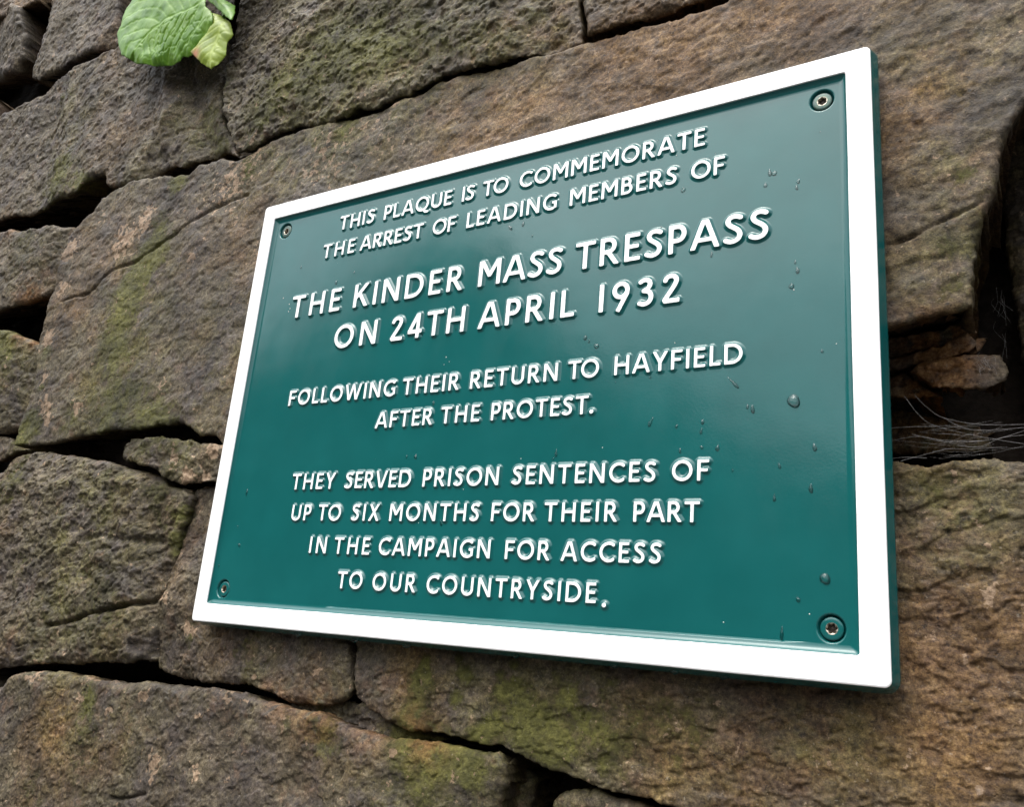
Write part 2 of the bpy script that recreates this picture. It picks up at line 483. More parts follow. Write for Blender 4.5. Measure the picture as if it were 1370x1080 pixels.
def rock(name, P, n, step, seed, R=9., amp=1., thick=120., kmax=6, jitter=1., tilt=(0, 0), rough=1., facets=3, label=None, extra_sdf=None, crease=None, bedding=.35, streak=.85, uc=(.12, .38), chamfer=None, weights=(1, 1, 1)):
    P = np.asarray(P, float)
    rs = np.random.RandomState(seed)
    m = step * (kmax + 2)
    x0, y0 = P.min(0) - m; x1, y1 = P.max(0) + m
    gx = np.arange(x0, x1, step); gy = np.arange(y0, y1, step)
    X, Y = np.meshgrid(gx, gy)
    jx = 3.4 * jitter * fbm(X, Y, 26, 3, seed * 1.3 + 1) + 1.3 * jitter * fbm(X, Y, 6, 2, seed + 40)
    jy = 3.4 * jitter * fbm(X, Y, 26, 3, seed * 1.7 + 5) + 1.3 * jitter * fbm(X, Y, 6, 2, seed + 47)
    S = poly_sdf(X + jx, Y + jy, P)
    if extra_sdf is not None:
        S = np.maximum(S, extra_sdf(X + jx, Y + jy))
    gyS, gxS = np.gradient(S, step)
    gl = np.sqrt(gxS ** 2 + gyS ** 2) + 1e-6
    gxS /= np.maximum(gl, .5); gyS /= np.maximum(gl, .5)
    d = -S
    # rounded, chipped arris
    Rv = R * (.75 + .75 * fbm(X, Y, 45, 2, seed + 60))
    Rv = np.maximum(Rv, 2.0)
    t = np.clip(d / Rv, 0, 1)
    drop = -Rv * .8 * (1 - np.sqrt(np.clip(1 - (1 - t) ** 2, 0, 1)))
    outm = S > 0
    q = np.clip(S / (kmax * step), 0, 1)
    depth = np.where(outm, -Rv * .8 - thick * q ** 1.35, drop)
    # surface relief
    h = 7.0 * amp * fbm(X, Y, 120, 3, seed + 3)
    cx, cy = P.mean(0)
    size = max(P.max(0) - P.min(0))
    for k in range(facets):       # broken planes
        a = rs.rand() * 2 * math.pi
        sx_, sy_ = math.cos(a), math.sin(a)
        off = (rs.rand() * .22 + .12) * size
        pl_ = ((X - cx) * sx_ + (Y - cy) * sy_ - off) + 8 * fbm(X, Y, 30, 3, seed + 70 + k)
        h -= 11 * np.tanh(np.maximum(pl_, 0) * (rs.rand() * .26 + .10) * amp / 11)
    ua = X * .985 + Y * .17; va = -X * .17 + Y * .985       # bedding direction
    h += rough * 2.2 * amp * fbm(ua * streak, va * 1.1, 24, 4, seed + 9, .55)
    rid = fbm(ua * streak, va * 1.15, 11, 4, seed + 13, .6, ridged=True)
    h += rough * .45 * weights[0] * rid
    st = fbm(ua * streak * .9, va, 16, 3, seed + 19)                  # little ledges
    h += rough * 1.3 * weights[1] * (sstep(-.06, .04, st) - .5) + rough * .8 * weights[1] * (sstep(.12, .18, fbm(X, Y, 13, 3, seed + 29)) - .3)
    h += rough * .62 * weights[2] * fbm(X, Y, 6.0, 4, seed + 23, .7)
    pit = fbm(X, Y, 9, 2, seed + 31)
    h -= rough * 1.6 * sstep(.42, .62, pit)
    h += tilt[0] * (X - cx) + tilt[1] * (Y - cy)
    if crease:
        for (pts, w, dep) in crease:
            Q = [at(px, py, n) for px, py in pts]
            h -= dep * np.exp(-(line_dist(X, Y, Q) / w) ** 2)
    for pts, w, dep in CRACKS:
        Q = [at(px, py, n) for px, py in pts]
        qa = np.array(Q)
        if qa[:, 0].min() > x1 or qa[:, 0].max() < x0 or qa[:, 1].min() > y1 or qa[:, 1].max() < y0: continue
        dl = line_dist(X + jx * .7, Y + jy * .7, Q)
        wv = 1 + .7 * fbm(X, Y, 18, 2, seed + 95)
        h -= wv * dep * np.exp(-(dl / (w * (.7 + .4 * wv))) ** 2) + dep * .16 * np.exp(-(dl / (w * 4)) ** 2)
    if chamfer:
        cp = np.array(sorted([at(px, py, n)[::-1] for px, py in chamfer[0]]))
        xl = np.interp(Y, cp[:, 0], cp[:, 1])
        h -= chamfer[1] * np.maximum(X + jx * 1.5 - xl, 0)
    fade = np.where(outm, np.clip(1 - q, 0, 1), 1)
    Z = n + depth + h * fade
    pull = np.where(outm, np.minimum(S, kmax * step) * (.92 + .25 * q), 0)
    under = np.where(outm, q * (thick * uc[0] + thick * uc[1] * np.clip(-gyS, 0, 1)), 0)      # beds taper back into the wall
    XX = X - gxS * (pull + under) + np.where(outm, fbm(Y, depth, 14, 3, seed + 80) * 2.4, 0)
    YY = Y - gyS * (pull + under) + np.where(outm, fbm(X, depth, 14, 3, seed + 84) * 2.4, 0)
    keep = S < kmax * step
    cell = keep[:-1, :-1] & keep[1:, :-1] & keep[:-1, 1:] & keep[1:, 1:]
    # leave out what the plaque hides for good (a margin inside its outline)
    hid = (X > 45) & (X < PW - 60) & (Y > 50) & (Y < PH - 45)
    cell &= ~(hid[:-1, :-1] & hid[1:, 1:])
    idx = np.arange(X.size).reshape(X.shape)
    F = np.stack([idx[:-1, :-1], idx[:-1, 1:], idx[1:, 1:], idx[1:, :-1]], -1)[cell]
    used = np.unique(F)
    remap = np.full(X.size, -1); remap[used] = np.arange(len(used))
    F = remap[F]
    xs, ys, zs = XX.ravel()[used], YY.ravel()[used], Z.ravel()[used]
    V = np.stack([xs * .001, -zs * .001, ZB + ys * .001], -1)
    fx, fy = X.ravel()[used], Y.ravel()[used]
    att = {'moss': 1.45 * field(MOSS, fx, fy, n), 'flake': 1.3 * field(FLAKE, fx, fy, n) + .08,
           'brown': field(BROWN, fx, fy, n) + rs.rand() * .15, 'olive': np.clip(field(OLIVE, fx, fy, n) + .12, 0, 1)}
    side = sstep(.15, .5, q.ravel()[used])
    att['ochre'] = np.clip(field(OCHRE, fx, fy, n) * 1.0, 0, 1) * sstep(-.3, .2, fbm(fx, fy, 10, 4, seed + 90) + .12)
    if seed == 77: att['ochre'] *= .1
    if seed in (67, 69): att['ochre'] = np.clip(field(OCHRE, fx, fy, n) * (.75 + .9 * fbm(fx, fy, 9, 4, 5)), 0, 1)
    att['ochre'] = np.maximum(att['ochre'], side * .2)
    o = link_mesh(name, V, F, M_STONE, WALL, True, attrs=att)
    if label: o['label'] = label
    return o

def ppx(pts, n):
    return [at(x, y, n) for x, y in pts]

S6_top = [(18,597),(27,565),(44,515),(50,455),(60,424),(70,387),(84,337),(94,312),(107,298),(124,281),(135,264),(147,254),(175,243),(201,237),(255,232),(268,220),(295,212),(314,213),(336,203),(356,188),(396,175),(440,163),(470,158),(505,150),(534,133),(564,122),(589,108),(632,95),(674,87),(716,74),(746,70),(778,57),(801,51),(843,40),(886,30),(928,17),(975,0),(1010,-30),(1060,-90),(1500,-130),(1480,60),(1372,133),(1357,160),(1342,195),(1336,225),(1330,265),(1315,290),(1308,310),(1306,335),(1303,370),(1300,408),(1262,420),(1225,428),(1190,438),(1150,446),(1100,450),(850,520),(600,590),(400,610),(300,596),(285,583),(268,584),(255,573),(235,566),(208,569),(188,575),(161,574),(134,577),(114,582),(87,589),(60,595)]
STONES = [
 # name-free table: outline px, n (mm), px step, options
 dict(p=[(-90,-60),(52,-60),(50,0),(33,9),(0,22),(-90,35)], n=-30, seed=3, label='brown corner stone cut off by the top left'),
 dict(p=[(-110,42),(0,26),(33,12),(46,20),(45,55),(38,80),(25,97),(0,102),(-110,125)], n=-52, seed=5, R=16, amp=1.3, tilt=(.22,.12), label='dark slate grey stone at the left'),
 dict(p=[(54,-60),(54,5),(51,38),(42,77),(34,98),(47,105),(68,96),(92,82),(118,70),(146,61),(155,54),(157,30),(162,0),(166,-60)], n=-24, seed=8, R=11, label='purple grey upright stone left of the leaves'),
 dict(p=[(168,-70),(166,0),(162,40),(185,44),(290,26),(303,0),(306,-70)], n=-60, seed=9, label='recessed stone behind the leaves'),
 dict(p=[(-110,205),(0,145),(17,136),(47,122),(67,105),(84,95),(111,81),(151,66),(190,52),(240,44),(293,42),(291,90),(287,150),(293,165),(302,192),(309,205),(295,197),(278,195),(258,204),(236,218),(215,218),(201,226),(185,238),(160,246),(143,250),(136,232),(118,238),(100,258),(60,270),(35,283),(0,286),(-110,330)], n=-25, seed=12, R=9, kmax=7, crease=[([(250,95),(258,130),(262,170),(268,200)],18,7),([(225,100),(222,150),(215,190)],9,-5)], label='wedge shaped stone with green tinted face below the leaves'),
 dict(p=[(311,-70),(311,0),(304,35),(299,84),(296,150),(303,180),(316,203),(336,196),(356,181),(396,167),(420,167),(462,157),(475,147),(505,144),(534,127),(564,116),(589,102),(632,89),(674,80),(716,68),(746,64),(776,51),(774,25),(769,0),(760,-70)], n=-16, seed=17, R=8, amp=1.3, rough=1.35, label='large pitted mossy stone at the top'),
 dict(p=[(768,-70),(778,0),(784,30),(786,47),(826,36),(866,22),(905,6),(930,-6),(975,-45),(985,-70)], n=-18, seed=21, R=8, label='brown stone at the top edge right of the mossy one'),
 dict(p=S6_top, n=-20, seed=26, R=7, amp=.8, stepmm=1.55, rough=.68, streak=.65, uc=(.03,.26), tilt=(0,0), facets=0, label='longest stone, running behind the plaque from lower left to upper right'),
 dict(p=[(-120,312),(0,308),(10,305),(34,307),(60,301),(95,300),(92,314),(81,347),(70,378),(50,394),(20,408),(0,414),(-120,450)], n=-26, seed=31, R=9, label='grey stone with an orange underside at the left'),
 dict(p=[(-120,450),(0,444),(12,442),(30,450),(51,460),(48,490),(41,520),(28,556),(20,572),(0,576),(-120,610)], n=-26, seed=34, R=10, tilt=(-.1,.1), label='green topped stone at the left edge'),
 dict(p=[(-120,620),(-20,586),(0,582),(12,587),(22,598),(34,602),(20,606),(0,616),(-120,650)], n=-40, seed=36, label='small dark stone wedged at the left edge'),
 dict(p=[(-130,700),(-20,640),(0,624),(20,608),(40,601),(77,605),(101,611),(148,618),(161,625),(188,629),(215,646),(240,652),(247,659),(242,675),(231,708),(223,741),(216,775),(210,795),(203,815),(196,850),(192,884),(168,888),(128,886),(94,891),(57,888),(30,892),(0,895),(-130,905)], n=-14, seed=41, R=14, amp=1.3, rough=1.5, label='big rough dark stone with a crack across it'),
 dict(p=[(150,610),(149,597),(161,583),(188,584),(215,583),(245,588),(265,591),(310,593),(310,640),(287,642),(272,643),(255,646),(238,647),(218,640),(201,629),(185,623),(172,616),(156,614)], n=-14, seed=44, R=6, label='small flat wedge stone with tan flakes, left of the plaque'),
 dict(p=[(251,650),(262,647),(290,647),(360,650),(440,740),(466,800),(464,858),(468,900),(471,930),(465,938),(450,946),(413,944),(393,942),(369,934),(349,925),(336,918),(300,915),(285,915),(248,912),(232,909),(201,896),(197,882),(199,849),(206,815),(219,782),(229,741),(233,721),(246,674)], n=-22, seed=47, R=8, label='brown stone under the lower left corner of the plaque'),
 dict(p=[(474,800),(470,858),(474,900),(477,935),(490,950),(504,955),(534,974),(555,979),(581,982),(615,991),(635,997),(669,1002),(699,1013),(736,1033),(783,1050),(840,1066),(900,1085),(980,1160),(1500,1160),(1500,614),(1370,618),(1320,613),(1280,616),(1240,621),(1195,617),(1150,618),(1050,640),(850,700),(640,740)], n=-24, seed=52, R=6, amp=.9, streak=.5, stepmm=.95, rough=1.0, kmax=8, facets=0, label='largest lower stone, green streaked at its left and brown at its right'),
 dict(p=[(-110,955),(0,916),(13,904),(34,899),(67,899),(111,904),(128,912),(168,914),(201,912),(235,919),(285,922),(336,934),(349,940),(386,948),(420,956),(460,970),(481,982),(510,988),(534,990),(581,997),(625,1006),(652,1009),(664,1024),(664,1050),(650,1080),(640,1160),(-110,1160)], n=-6, seed=57, R=12, amp=1., rough=.8, kmax=8, label='broad stone with a mossy right end at the bottom left'),
 dict(p=[(640,1160),(672,1075),(668,1030),(690,1022),(712,1045),(704,1090),(700,1160)], n=-60, seed=60, R=14, label='shadowed stone end at the bottom'),
 dict(p=[(722,1160),(733,1078),(745,1064),(760,1058),(790,1057),(835,1070),(872,1084),(930,1160)], n=-34, seed=62, R=12, rough=.5, label='small smooth brown stone at the bottom edge'),
 # pinning stones and rubble in the recess on the right
 dict(p=[(1150,462),(1190,452),(1250,440),(1300,425),(1310,446),(1300,452),(1240,468),(1150,486)], n=-78, seed=65, R=5, amp=.5, label='dark ledge under the long stone'),
 dict(p=[(1150,490),(1190,479),(1240,464),(1296,447),(1309,455),(1306,466),(1290,471),(1250,481),(1190,498),(1150,505)], n=-72, seed=67, R=4, amp=.4, label='golden brown slip of stone in the recess'),
 dict(p=[(1215,492),(1232,481),(1262,474),(1300,471),(1335,470),(1347,483),(1345,504),(1325,517),(1295,521),(1250,518),(1228,505)], n=-66, seed=69, R=6, amp=1.2, label='golden and grey pinning stone in the recess'),
 dict(p=[(1150,500),(1190,500),(1213,496),(1235,515),(1262,527),(1225,531),(1150,534)], n=-88, seed=71, R=5, amp=.5, label='dull brown pinning stone in the recess'),
 dict(p=[(1140,548),(1200,549),(1260,556),(1310,568),(1330,600),(1250,608),(1140,608)], n=-125, seed=73, R=10, label='reddish stone deep in the recess'),
 dict(p=[(1310,120),(1520,60),(1520,600),(1390,560),(1368,470),(1352,380),(1340,280)], n=-115, seed=75, R=20, label='deep stone in shadow at the right edge'),
 dict(p=[(400,925),(450,935),(500,945),(560,975),(600,990),(540,1000),(430,985),(380,955)], n=-34, seed=77, R=4, amp=.5, rough=1.5, label='dark gritty packing in the joint below the plaque'),
]
for s in STONES:
    P = ppx(s['p'], s['n'])
    UNION.append(np.array(P))
    vis = [(x, y) for x, y in s['p'] if -60 < x < 1430 and -60 < y < 1130]
    if 'stepmm' in s: st = s['stepmm']
    else:
        mx_, my_ = np.mean([v[0] for v in vis]), np.mean([v[1] for v in vis])
        st = 1.45 / scale_at(mx_, my_, s['n'])
    kw = {k: v for k, v in s.items() if k in ('R', 'amp', 'tilt', 'rough', 'facets', 'crease', 'label', 'kmax', 'bedding', 'streak', 'uc', 'chamfer')}
    if s['n'] < -38: kw['thick'] = 60.
    rock('stone', P, s['n'], st, s['seed'], **kw)

# the rest of the wall beyond the frame: coursed blocks fitted round the traced ones
def union_gap(X, Y):
    out = np.full(X.shape, -1e9)
    for P in UNION:
        lo, hi = P.min(0) - 60, P.max(0) + 60
        if X.max() < lo[0] or X.min() > hi[0] or Y.max() < lo[1] or Y.min() > hi[1]: continue
        out = np.maximum(out, 5.0 - poly_sdf(X, Y, P))
    return out

def fillers():
    rr = random.Random(5)
    y = -1150
    k = 200
    corners = [at(px, py, -20) for px, py in ((-30, -30), (1400, -30), (1400, 1110), (-30, 1110))]
    while y < 1500:
        h = rr.uniform(130, 230)
        x = -1500 - rr.uniform(0, 200)
        while x < 1700:
            w = rr.uniform(190, 460)
            g = 5
            P = [(x + g, y + g + rr.uniform(-9, 9)), (x + w * .5, y + g + rr.uniform(-8, 8)), (x + w - g, y + g + rr.uniform(-9, 9)), (x + w - g + rr.uniform(-12, 6), y + h - g + rr.uniform(-9, 9)), (x + w * .45, y + h - g + rr.uniform(-8, 8)), (x + g + rr.uniform(-6, 12), y + h - g + rr.uniform(-9, 9))]
            # sample: is any of it outside the traced stones?
            a, b = np.meshgrid(np.linspace(x, x + w, 9), np.linspace(y, y + h, 7))
            free = np.maximum(poly_sdf(a, b, P), union_gap(a, b)) < -8
            infr = poly_sdf(a, b, corners) < 0
            if (free & ~infr).sum() >= 4:
                fr = lambda X, Y: np.maximum(union_gap(X, Y), -poly_sdf(X, Y, corners))
                near = np.hypot(x + w / 2 - 300, y + h / 2 - 200) < 900
                rock('stone', P, -24 + rr.uniform(-10, 10), 5.0 if near else 8.0, k, R=14, kmax=3, jitter=1.6, extra_sdf=fr, thick=90)
            k += 1
            x += w
        y += h
fillers()

def wall_core():
    n = 90
    X, Y = np.meshgrid(np.linspace(-1750, 1950, n), np.linspace(-1450, 1600, n))
    Z = -175 + 26 * fbm(X, Y, 90, 4, 91)
    V = np.stack([X * .001, -Z * .001, ZB + Y * .001], -1).reshape(-1, 3)
    idx = np.arange(n * n).reshape(n, n)
    F = np.stack([idx[:-1, :-1], idx[:-1, 1:], idx[1:, 1:], idx[1:, :-1]], -1).reshape(-1, 4)
    link_mesh('rubble_core', V, F, plain('damp_earth', (.03, .022, .016), .9, 12, .5, 5), WALL)
    # back leaf of the wall, so no light leaks through the joints
    x0, x1, y0, y1, a, b = -1.75, 1.95, .215, .62, 0.0, ZB + 1.6
    v = [(x0, y0, a), (x1, y0, a), (x1, y1, a), (x0, y1, a), (x0, y0, b), (x1, y0, b), (x1, y1, b), (x0, y1, b)]
    f = [(0, 1, 5, 4), (1, 2, 6, 5), (2, 3, 7, 6), (3, 0, 4, 7), (4, 5, 6, 7)]
    link_mesh('back_leaf', v, f, plain('earth_fill', (.05, .04, .03), .9, 30, .4, 8), WALL, smooth=False)
wall_core()

# ------------------------------------------------------------------ plaque
PLQ = thing('plaque', W3(300, 0, -12), 'dark green metal plaque with white raised border and white raised lettering, screwed to the wall', 'plaque')
REC = -3.6      # sunken field (mm)
BACK = -13.0

def rrect(x0, y0, x1, y1, r, seg=5, side=28, wob=0.0, seed=0):
    """rounded rectangle outline, counter-clockwise, evenly sampled so rings of any size match"""
    pts = []
    cs = [((x1 - r, y0 + r), -90), ((x1 - r, y1 - r), 0), ((x0 + r, y1 - r), 90), ((x0 + r, y0 + r), 180)]
    for k, ((cx, cy), a0) in enumerate(cs):
        for i in range(seg + 1):
            a = math.radians(a0 + 90 * i / seg)
            pts.append((cx + r * math.cos(a), cy + r * math.sin(a)))
        nx, _ = cs[(k + 1) % 4]
        a1 = math.radians(cs[(k + 1) % 4][1])
        e = (nx[0] + r * math.cos(a1), nx[1] + r * math.sin(a1))
        s = pts[-1]
        for i in range(1, side):
            pts.append((s[0] + (e[0] - s[0]) * i / side, s[1] + (e[1] - s[1]) * i / side))
    pts = np.array(pts)
    if wob:
        c = np.array([(x0 + x1) / 2, (y0 + y1) / 2])
        t = np.arange(len(pts)) * 1.0
        w = wob * (fbm(t, t * 0, 5.3, 3, seed) )
        nrm = np.roll(pts, -1, 0) - np.roll(pts, 1, 0)
        nrm = np.stack([nrm[:, 1], -nrm[:, 0]], -1) / np.maximum(np.linalg.norm(nrm, axis=1, keepdims=True), 1e-6)
        pts = pts + nrm * w[:, None]
    return pts

def loft(rings, name, mats, parent, mi=None, smooth=True, close_first=False):
    """rings: list of (pts Nx2, n); quads between successive rings"""
    N = len(rings[0][0])
    V = []; F = []; idxs = []
    for pts, n in rings:
        for x, y in pts: V.append((x * .001, -n * .001, ZB + y * .001))
    for k in range(len(rings) - 1):
        for i in range(N):
            j = (i + 1) % N
            F.append((k * N + i, k * N + j, (k + 1) * N + j, (k + 1) * N + i))
            idxs.append(mi[k] if mi else 0)
    return V, F, idxs

def build_plaque():
    O = lambda g, r, w=0.0: rrect(-g, -g, PW + g, PH + g, r + max(g, 0), wob=w, seed=3)
    B = 16.0
    I = lambda g, w=0.0: rrect(B + g, B + g, PW - B - g, PH - B - g, max(1.2, 1.5 - g * .1), wob=w, seed=8)
    # border: outer roll, flat white face, inner roll
    V, F, mi = loft([(O(.45, 3.6, .25), -1.0), (O(.15, 3.6, .25), -.35), (O(-.6, 3.2, .2), 0.0), (O(-3, 2), .05), (I(-3), .05), (I(-.3, .35), 0.02), (I(.05, .35), -.3), (I(.25, .35), -.9)], 'border', M_WHITE, PLQ)
    link_mesh('border', V, [f[::-1] for f in F], M_WHITE, PLQ, smooth=False)
    # cast body: sides
    V, F, mi = loft([(O(3.5, 4), BACK), (O(3.9, 4), BACK + 2), (O(3.4, 4), -9.5), (O(2.0, 3.8), -5), (O(.95, 3.6), -2), (O(.45, 3.6, .25), -1.0)], 'side', M_GREEN, PLQ)
    nb = len(V)
    # back
    N = len(O(0, 3))
    F.append(tuple(range(N)))
    # recess wall with a foundry fillet down to the field
    rings = [(I(.25, .35), -.9), (I(.9), -1.6), (I(1.8), -2.4), (I(2.8), -3.0), (I(4.0), -3.4), (I(5.6), REC)]
    V2, F2, _ = loft(rings, 'w', M_GREEN, PLQ)
    V += V2; F += [tuple(i + nb for i in f) for f in F2]
    # the field, pierced by four screw holes
    inner = rings[-1][0]
    start = nb + 5 * N
    polys = [[Vector((x, y, 0)) for x, y in inner]]
    gidx = list(range(start, start + N))
    for (cx, cy) in SCREWS:
        K = 36
        ring = [(cx + 9.4 * math.cos(2 * math.pi * i / K), cy + 9.4 * math.sin(2 * math.pi * i / K)) for i in range(K)]
        polys.append([Vector((x, y, 0)) for x, y in ring[::-1]])
        b0 = len(V)
        for (r, n) in ((9.4, REC), (8.8, REC - .12), (8.35, REC - .5), (8.1, REC - 1.2), (7.7, REC - 3.6), (3.4, REC - 5.0)):
            for i in range(K):
                V.append(((cx + r * math.cos(2 * math.pi * i / K)) * .001, -n * .001, ZB + (cy + r * math.sin(2 * math.pi * i / K)) * .001))
        for q in range(5):
            for i in range(K):
                j = (i + 1) % K
                F.append((b0 + q * K + i, b0 + q * K + j, b0 + (q + 1) * K + j, b0 + (q + 1) * K + i))
        gidx += list(range(b0, b0 + K))[::-1]
    for t in tessellate_polygon(polys):
        F.append(tuple(gidx[i] for i in t))
    o = link_mesh('backing_plate', V, F, M_GREEN, PLQ)
    import bmesh
    bm = bmesh.new(); bm.from_mesh(o.data)
    bmesh.ops.remove_doubles(bm, verts=bm.verts, dist=1e-6)
    bmesh.ops.recalc_face_normals(bm, faces=bm.faces)
    for e in bm.edges:
        e.smooth = True
    for f in bm.faces:
        if len(f.verts) == 3 or len(f.verts) > 4: f.smooth = False
    bm.to_mesh(o.data); bm.free()
SCREWS = [(32.5, 396.0), (567.0, 395.8), (567.8, 30.5), (31.5, 30.3)]
build_plaque()

def lathe(name, prof, cx, cy, mat, parent, K=36, cap=True, smooth=True, shape=None):
    V = []; F = []
    for (r, n) in prof:
        for i in range(K):
            a = 2 * math.pi * i / K
            rr = r if shape is None else r * shape(a, r)
            V.append(((cx + rr * math.cos(a)) * .001, -n * .001, ZB + (cy + rr * math.sin(a)) * .001))
    for q in range(len(prof) - 1):
        for i in range(K):
            j = (i + 1) % K
            F.append((q * K + i, q * K + j, (q + 1) * K + j, (q + 1) * K + i))
    if cap: F.append(tuple(range((len(prof) - 1) * K, len(prof) * K)))
    return link_mesh(name, V, F, mat, parent, smooth)

def build_screw(cx, cy, rotang, label, painted=True):
    b = REC - 1.4
    hm = M_GREEN
    head = lathe('screw', [(6.7, b - 2.4), (6.85, b - .6), (6.7, b - .15), (6.3, b + .1), (5.2, b + .22), (4.0, b + .28), (3.6, b + .3)], cx, cy, M_HEAD if not painted else hm, PLQ, cap=False)
    head['label'] = label
    six = lambda a, r: 1 + .16 * math.cos(6 * (a + rotang)) * (1 if r < 3.2 else 0)
    s = lathe('drive_socket', [(3.6, b + .3), (3.35, b + .32), (2.9, b + .05), (2.6, b - .8), (2.35, b - 2.2)], cx, cy, M_SILVER, head, cap=False, shape=six)
    h = lathe('socket_floor', [(2.4, b - 2.1), (1.4, b - 2.3), (.6, b - 1.6)], cx, cy, M_HOLE, head, cap=True, shape=six)
def head_mat():
    s = NT('chipped_green_steel')
    f = s.ramp(s.noise(3.2, 4, .7), [(.42, 0.), (.6, 1.)])
    s.link(s.mix(f, lin(38, 72, 68), lin(66, 84, 74)), s.p.inputs['Base Color'])
    s.link(s.ramp(f, [(0, .0), (1, .45)]), s.p.inputs['Metallic'])
    s.p.inputs['Roughness'].default_value = .35
    s.link(s.bump(s.noise(1.5, 3, .6), .15, .5), s.p.inputs['Normal'])
    return s.m
M_HEAD = head_mat()
build_screw(*SCREWS[0], .2, 'chipped screw in the upper left corner', False)
build_screw(*SCREWS[1], .5, 'chipped screw in the upper right corner', False)
build_screw(*SCREWS[2], .9, 'green painted screw in the lower right corner', True)
build_screw(*SCREWS[3], .1, 'green painted screw in the lower left corner', True)

# ------------------------------------------------------------------ lettering
HW = .074
def arc(cx, cy, rx, ry, a0, a1, n=18):
    return [(cx + rx * math.cos(math.radians(a0 + (a1 - a0) * i / n)), cy + ry * math.sin(math.radians(a0 + (a1 - a0) * i / n))) for i in range(n + 1)]
def spline(P, n=7):
    P = [P[0]] + list(P) + [P[-1]]
    out = []
    for i in range(1, len(P) - 2):
        p0, p1, p2, p3 = [np.array(P[i + k], float) for k in (-1, 0, 1, 2)]
        for t in np.linspace(0, 1, n, endpoint=False):
            out.append(tuple(.5 * ((2 * p1) + (-p0 + p2) * t + (2 * p0 - 5 * p1 + 4 * p2 - p3) * t * t + (-p0 + 3 * p1 - 3 * p2 + p3) * t ** 3)))
    out.append(tuple(P[-2]))
    return out
h = HW; T1 = 1 - h
def glyphs():
    G = {}
    def stem(x): return [(x, 0), (x, 1)]
    G['I'] = (2 * h, [stem(h)])
    G['1'] = (2 * h, [stem(h)])
    G['H'] = (.74, [stem(h), stem(.74 - h), [(h, .51), (.74 - h, .51)]])
    G['T'] = (.70, [[(0, T1), (.70, T1)], [(.35, 0), (.35, T1)]])
    G['E'] = (.52, [stem(h), [(h, T1), (.50, T1)], [(h, .52), (.47, .52)], [(h, h), (.52, h)]])
    G['F'] = (.53, [stem(h), [(h, T1), (.53, T1)], [(h, .50), (.47, .50)]])
    G['L'] = (.49, [stem(h), [(h, h), (.49, h)]])
    G['A'] = (.90, [[(.06, -.06), (.435, 1.06)], [(.84, -.06), (.465, 1.06)], [(.19, .31), (.71, .31)]])
    G['V'] = (.82, [[(.06, 1.06), (.395, -.06)], [(.76, 1.06), (.425, -.06)]])
    G['W'] = (1.22, [[(.06, 1.06), (.345, -.06)], [(.345, -.04), (.61, 1.02)], [(.61, 1.02), (.875, -.04)], [(.875, -.06), (1.16, 1.06)]])
    G['N'] = (.78, [stem(h), stem(.78 - h), [(h + .0, 1.0), (.78 - h, 0.0)]])
    G['M'] = (.88, [stem(h), stem(.88 - h), [(h + .01, 1.04), (.455, .36)], [(.88 - h - .01, 1.04), (.425, .36)]])
    G['K'] = (.70, [stem(h), [(.10, .40), (.66, 1.07)], [(.26, .60), (.66, -.06)]])
    G['X'] = (.76, [[(.05, -.06), (.68, 1.06)], [(.07, 1.06), (.71, -.06)]])
    G['Y'] = (.76, [[(.06, 1.06), (.38, .44)], [(.70, 1.06), (.38, .44)], [(.38, 0), (.38, .47)]])
    G['O'] = (.95, [arc(.475, .5, .475 - h, .5 - h + .008, 0, 360, 40)])
    G['Q'] = (.95, [arc(.475, .5, .475 - h, .5 - h + .008, 0, 360, 40), spline([(.46, .13), (.60, .07), (.74, -.07), (.93, -.10)])])
    G['C'] = (.77, [arc(.475, .5, .475 - h, .5 - h + .008, 46, 314, 32)])
    G['G'] = (.82, [arc(.475, .5, .475 - h, .5 - h + .008, 46, 300, 32), [(.82 - h, .10), (.82 - h, .50)], [(.55, .46), (.80, .46)]])
    G['D'] = (.81, [stem(h), [(h, T1), (.33, T1)] + arc(.33, .5, .48 - h, .5 - h, 88, -88, 22) + [(.33, h), (h, h)]])
    G['P'] = (.56, [stem(h), [(h, T1), (.29, T1)] + arc(.29, .68, .27 - h, .32 - h, 88, -88, 14) + [(.29, .36 + h), (h, .36 + h)]])
    G['R'] = (.67, [stem(h), [(h, T1), (.29, T1)] + arc(.29, .70, .27 - h, .30 - h, 88, -88, 14) + [(.29, .40 + h), (h, .40 + h)], [(.25, .52), (.62, -.06)]])
    G['B'] = (.60, [stem(h), [(h, T1), (.28, T1)] + arc(.28, .73, .25 - h, .27 - h, 88, -88, 14) + [(.28, .46 + h), (h, .46 + h)], [(h, .54), (.30, .54)] + arc(.30, .31, .30 - h, .31 - h, 88, -88, 14) + [(.30, h), (h, h)]])
    G['U'] = (.73, [[(h, 1), (h, .38)] + arc(.365, .36, .365 - h, .36 - h, 180, 360, 20) + [(.73 - h, .38), (.73 - h, 1)]])
    G['S'] = (.55, [spline([(.475, .86), (.39, .908), (.285, .925), (.16, .885), (.100, .765), (.155, .64), (.275, .545), (.40, .435), (.455, .29), (.395, .14), (.255, .075), (.14, .088), (.03, .145)])])
    G['2'] = (.53, [spline([(.06, .77), (.11, .875), (.23, .925), (.36, .885), (.415, .76), (.36, .60), (.24, .40), (.11, .20), (.05, .10)]), [(.02, h), (.52, h)]])
    G['3'] = (.50, [spline([(.05, .86), (.18, .925), (.32, .885), (.37, .76), (.31, .62), (.16, .545)]), spline([(.16, .545), (.34, .49), (.415, .33), (.36, .15), (.20, .075), (.03, .13)])])
    G['4'] = (.64, [[(.08, .27), (.46, 1.03)], [(.02, .27), (.64, .27)], [(.455, 0), (.455, 1)]])
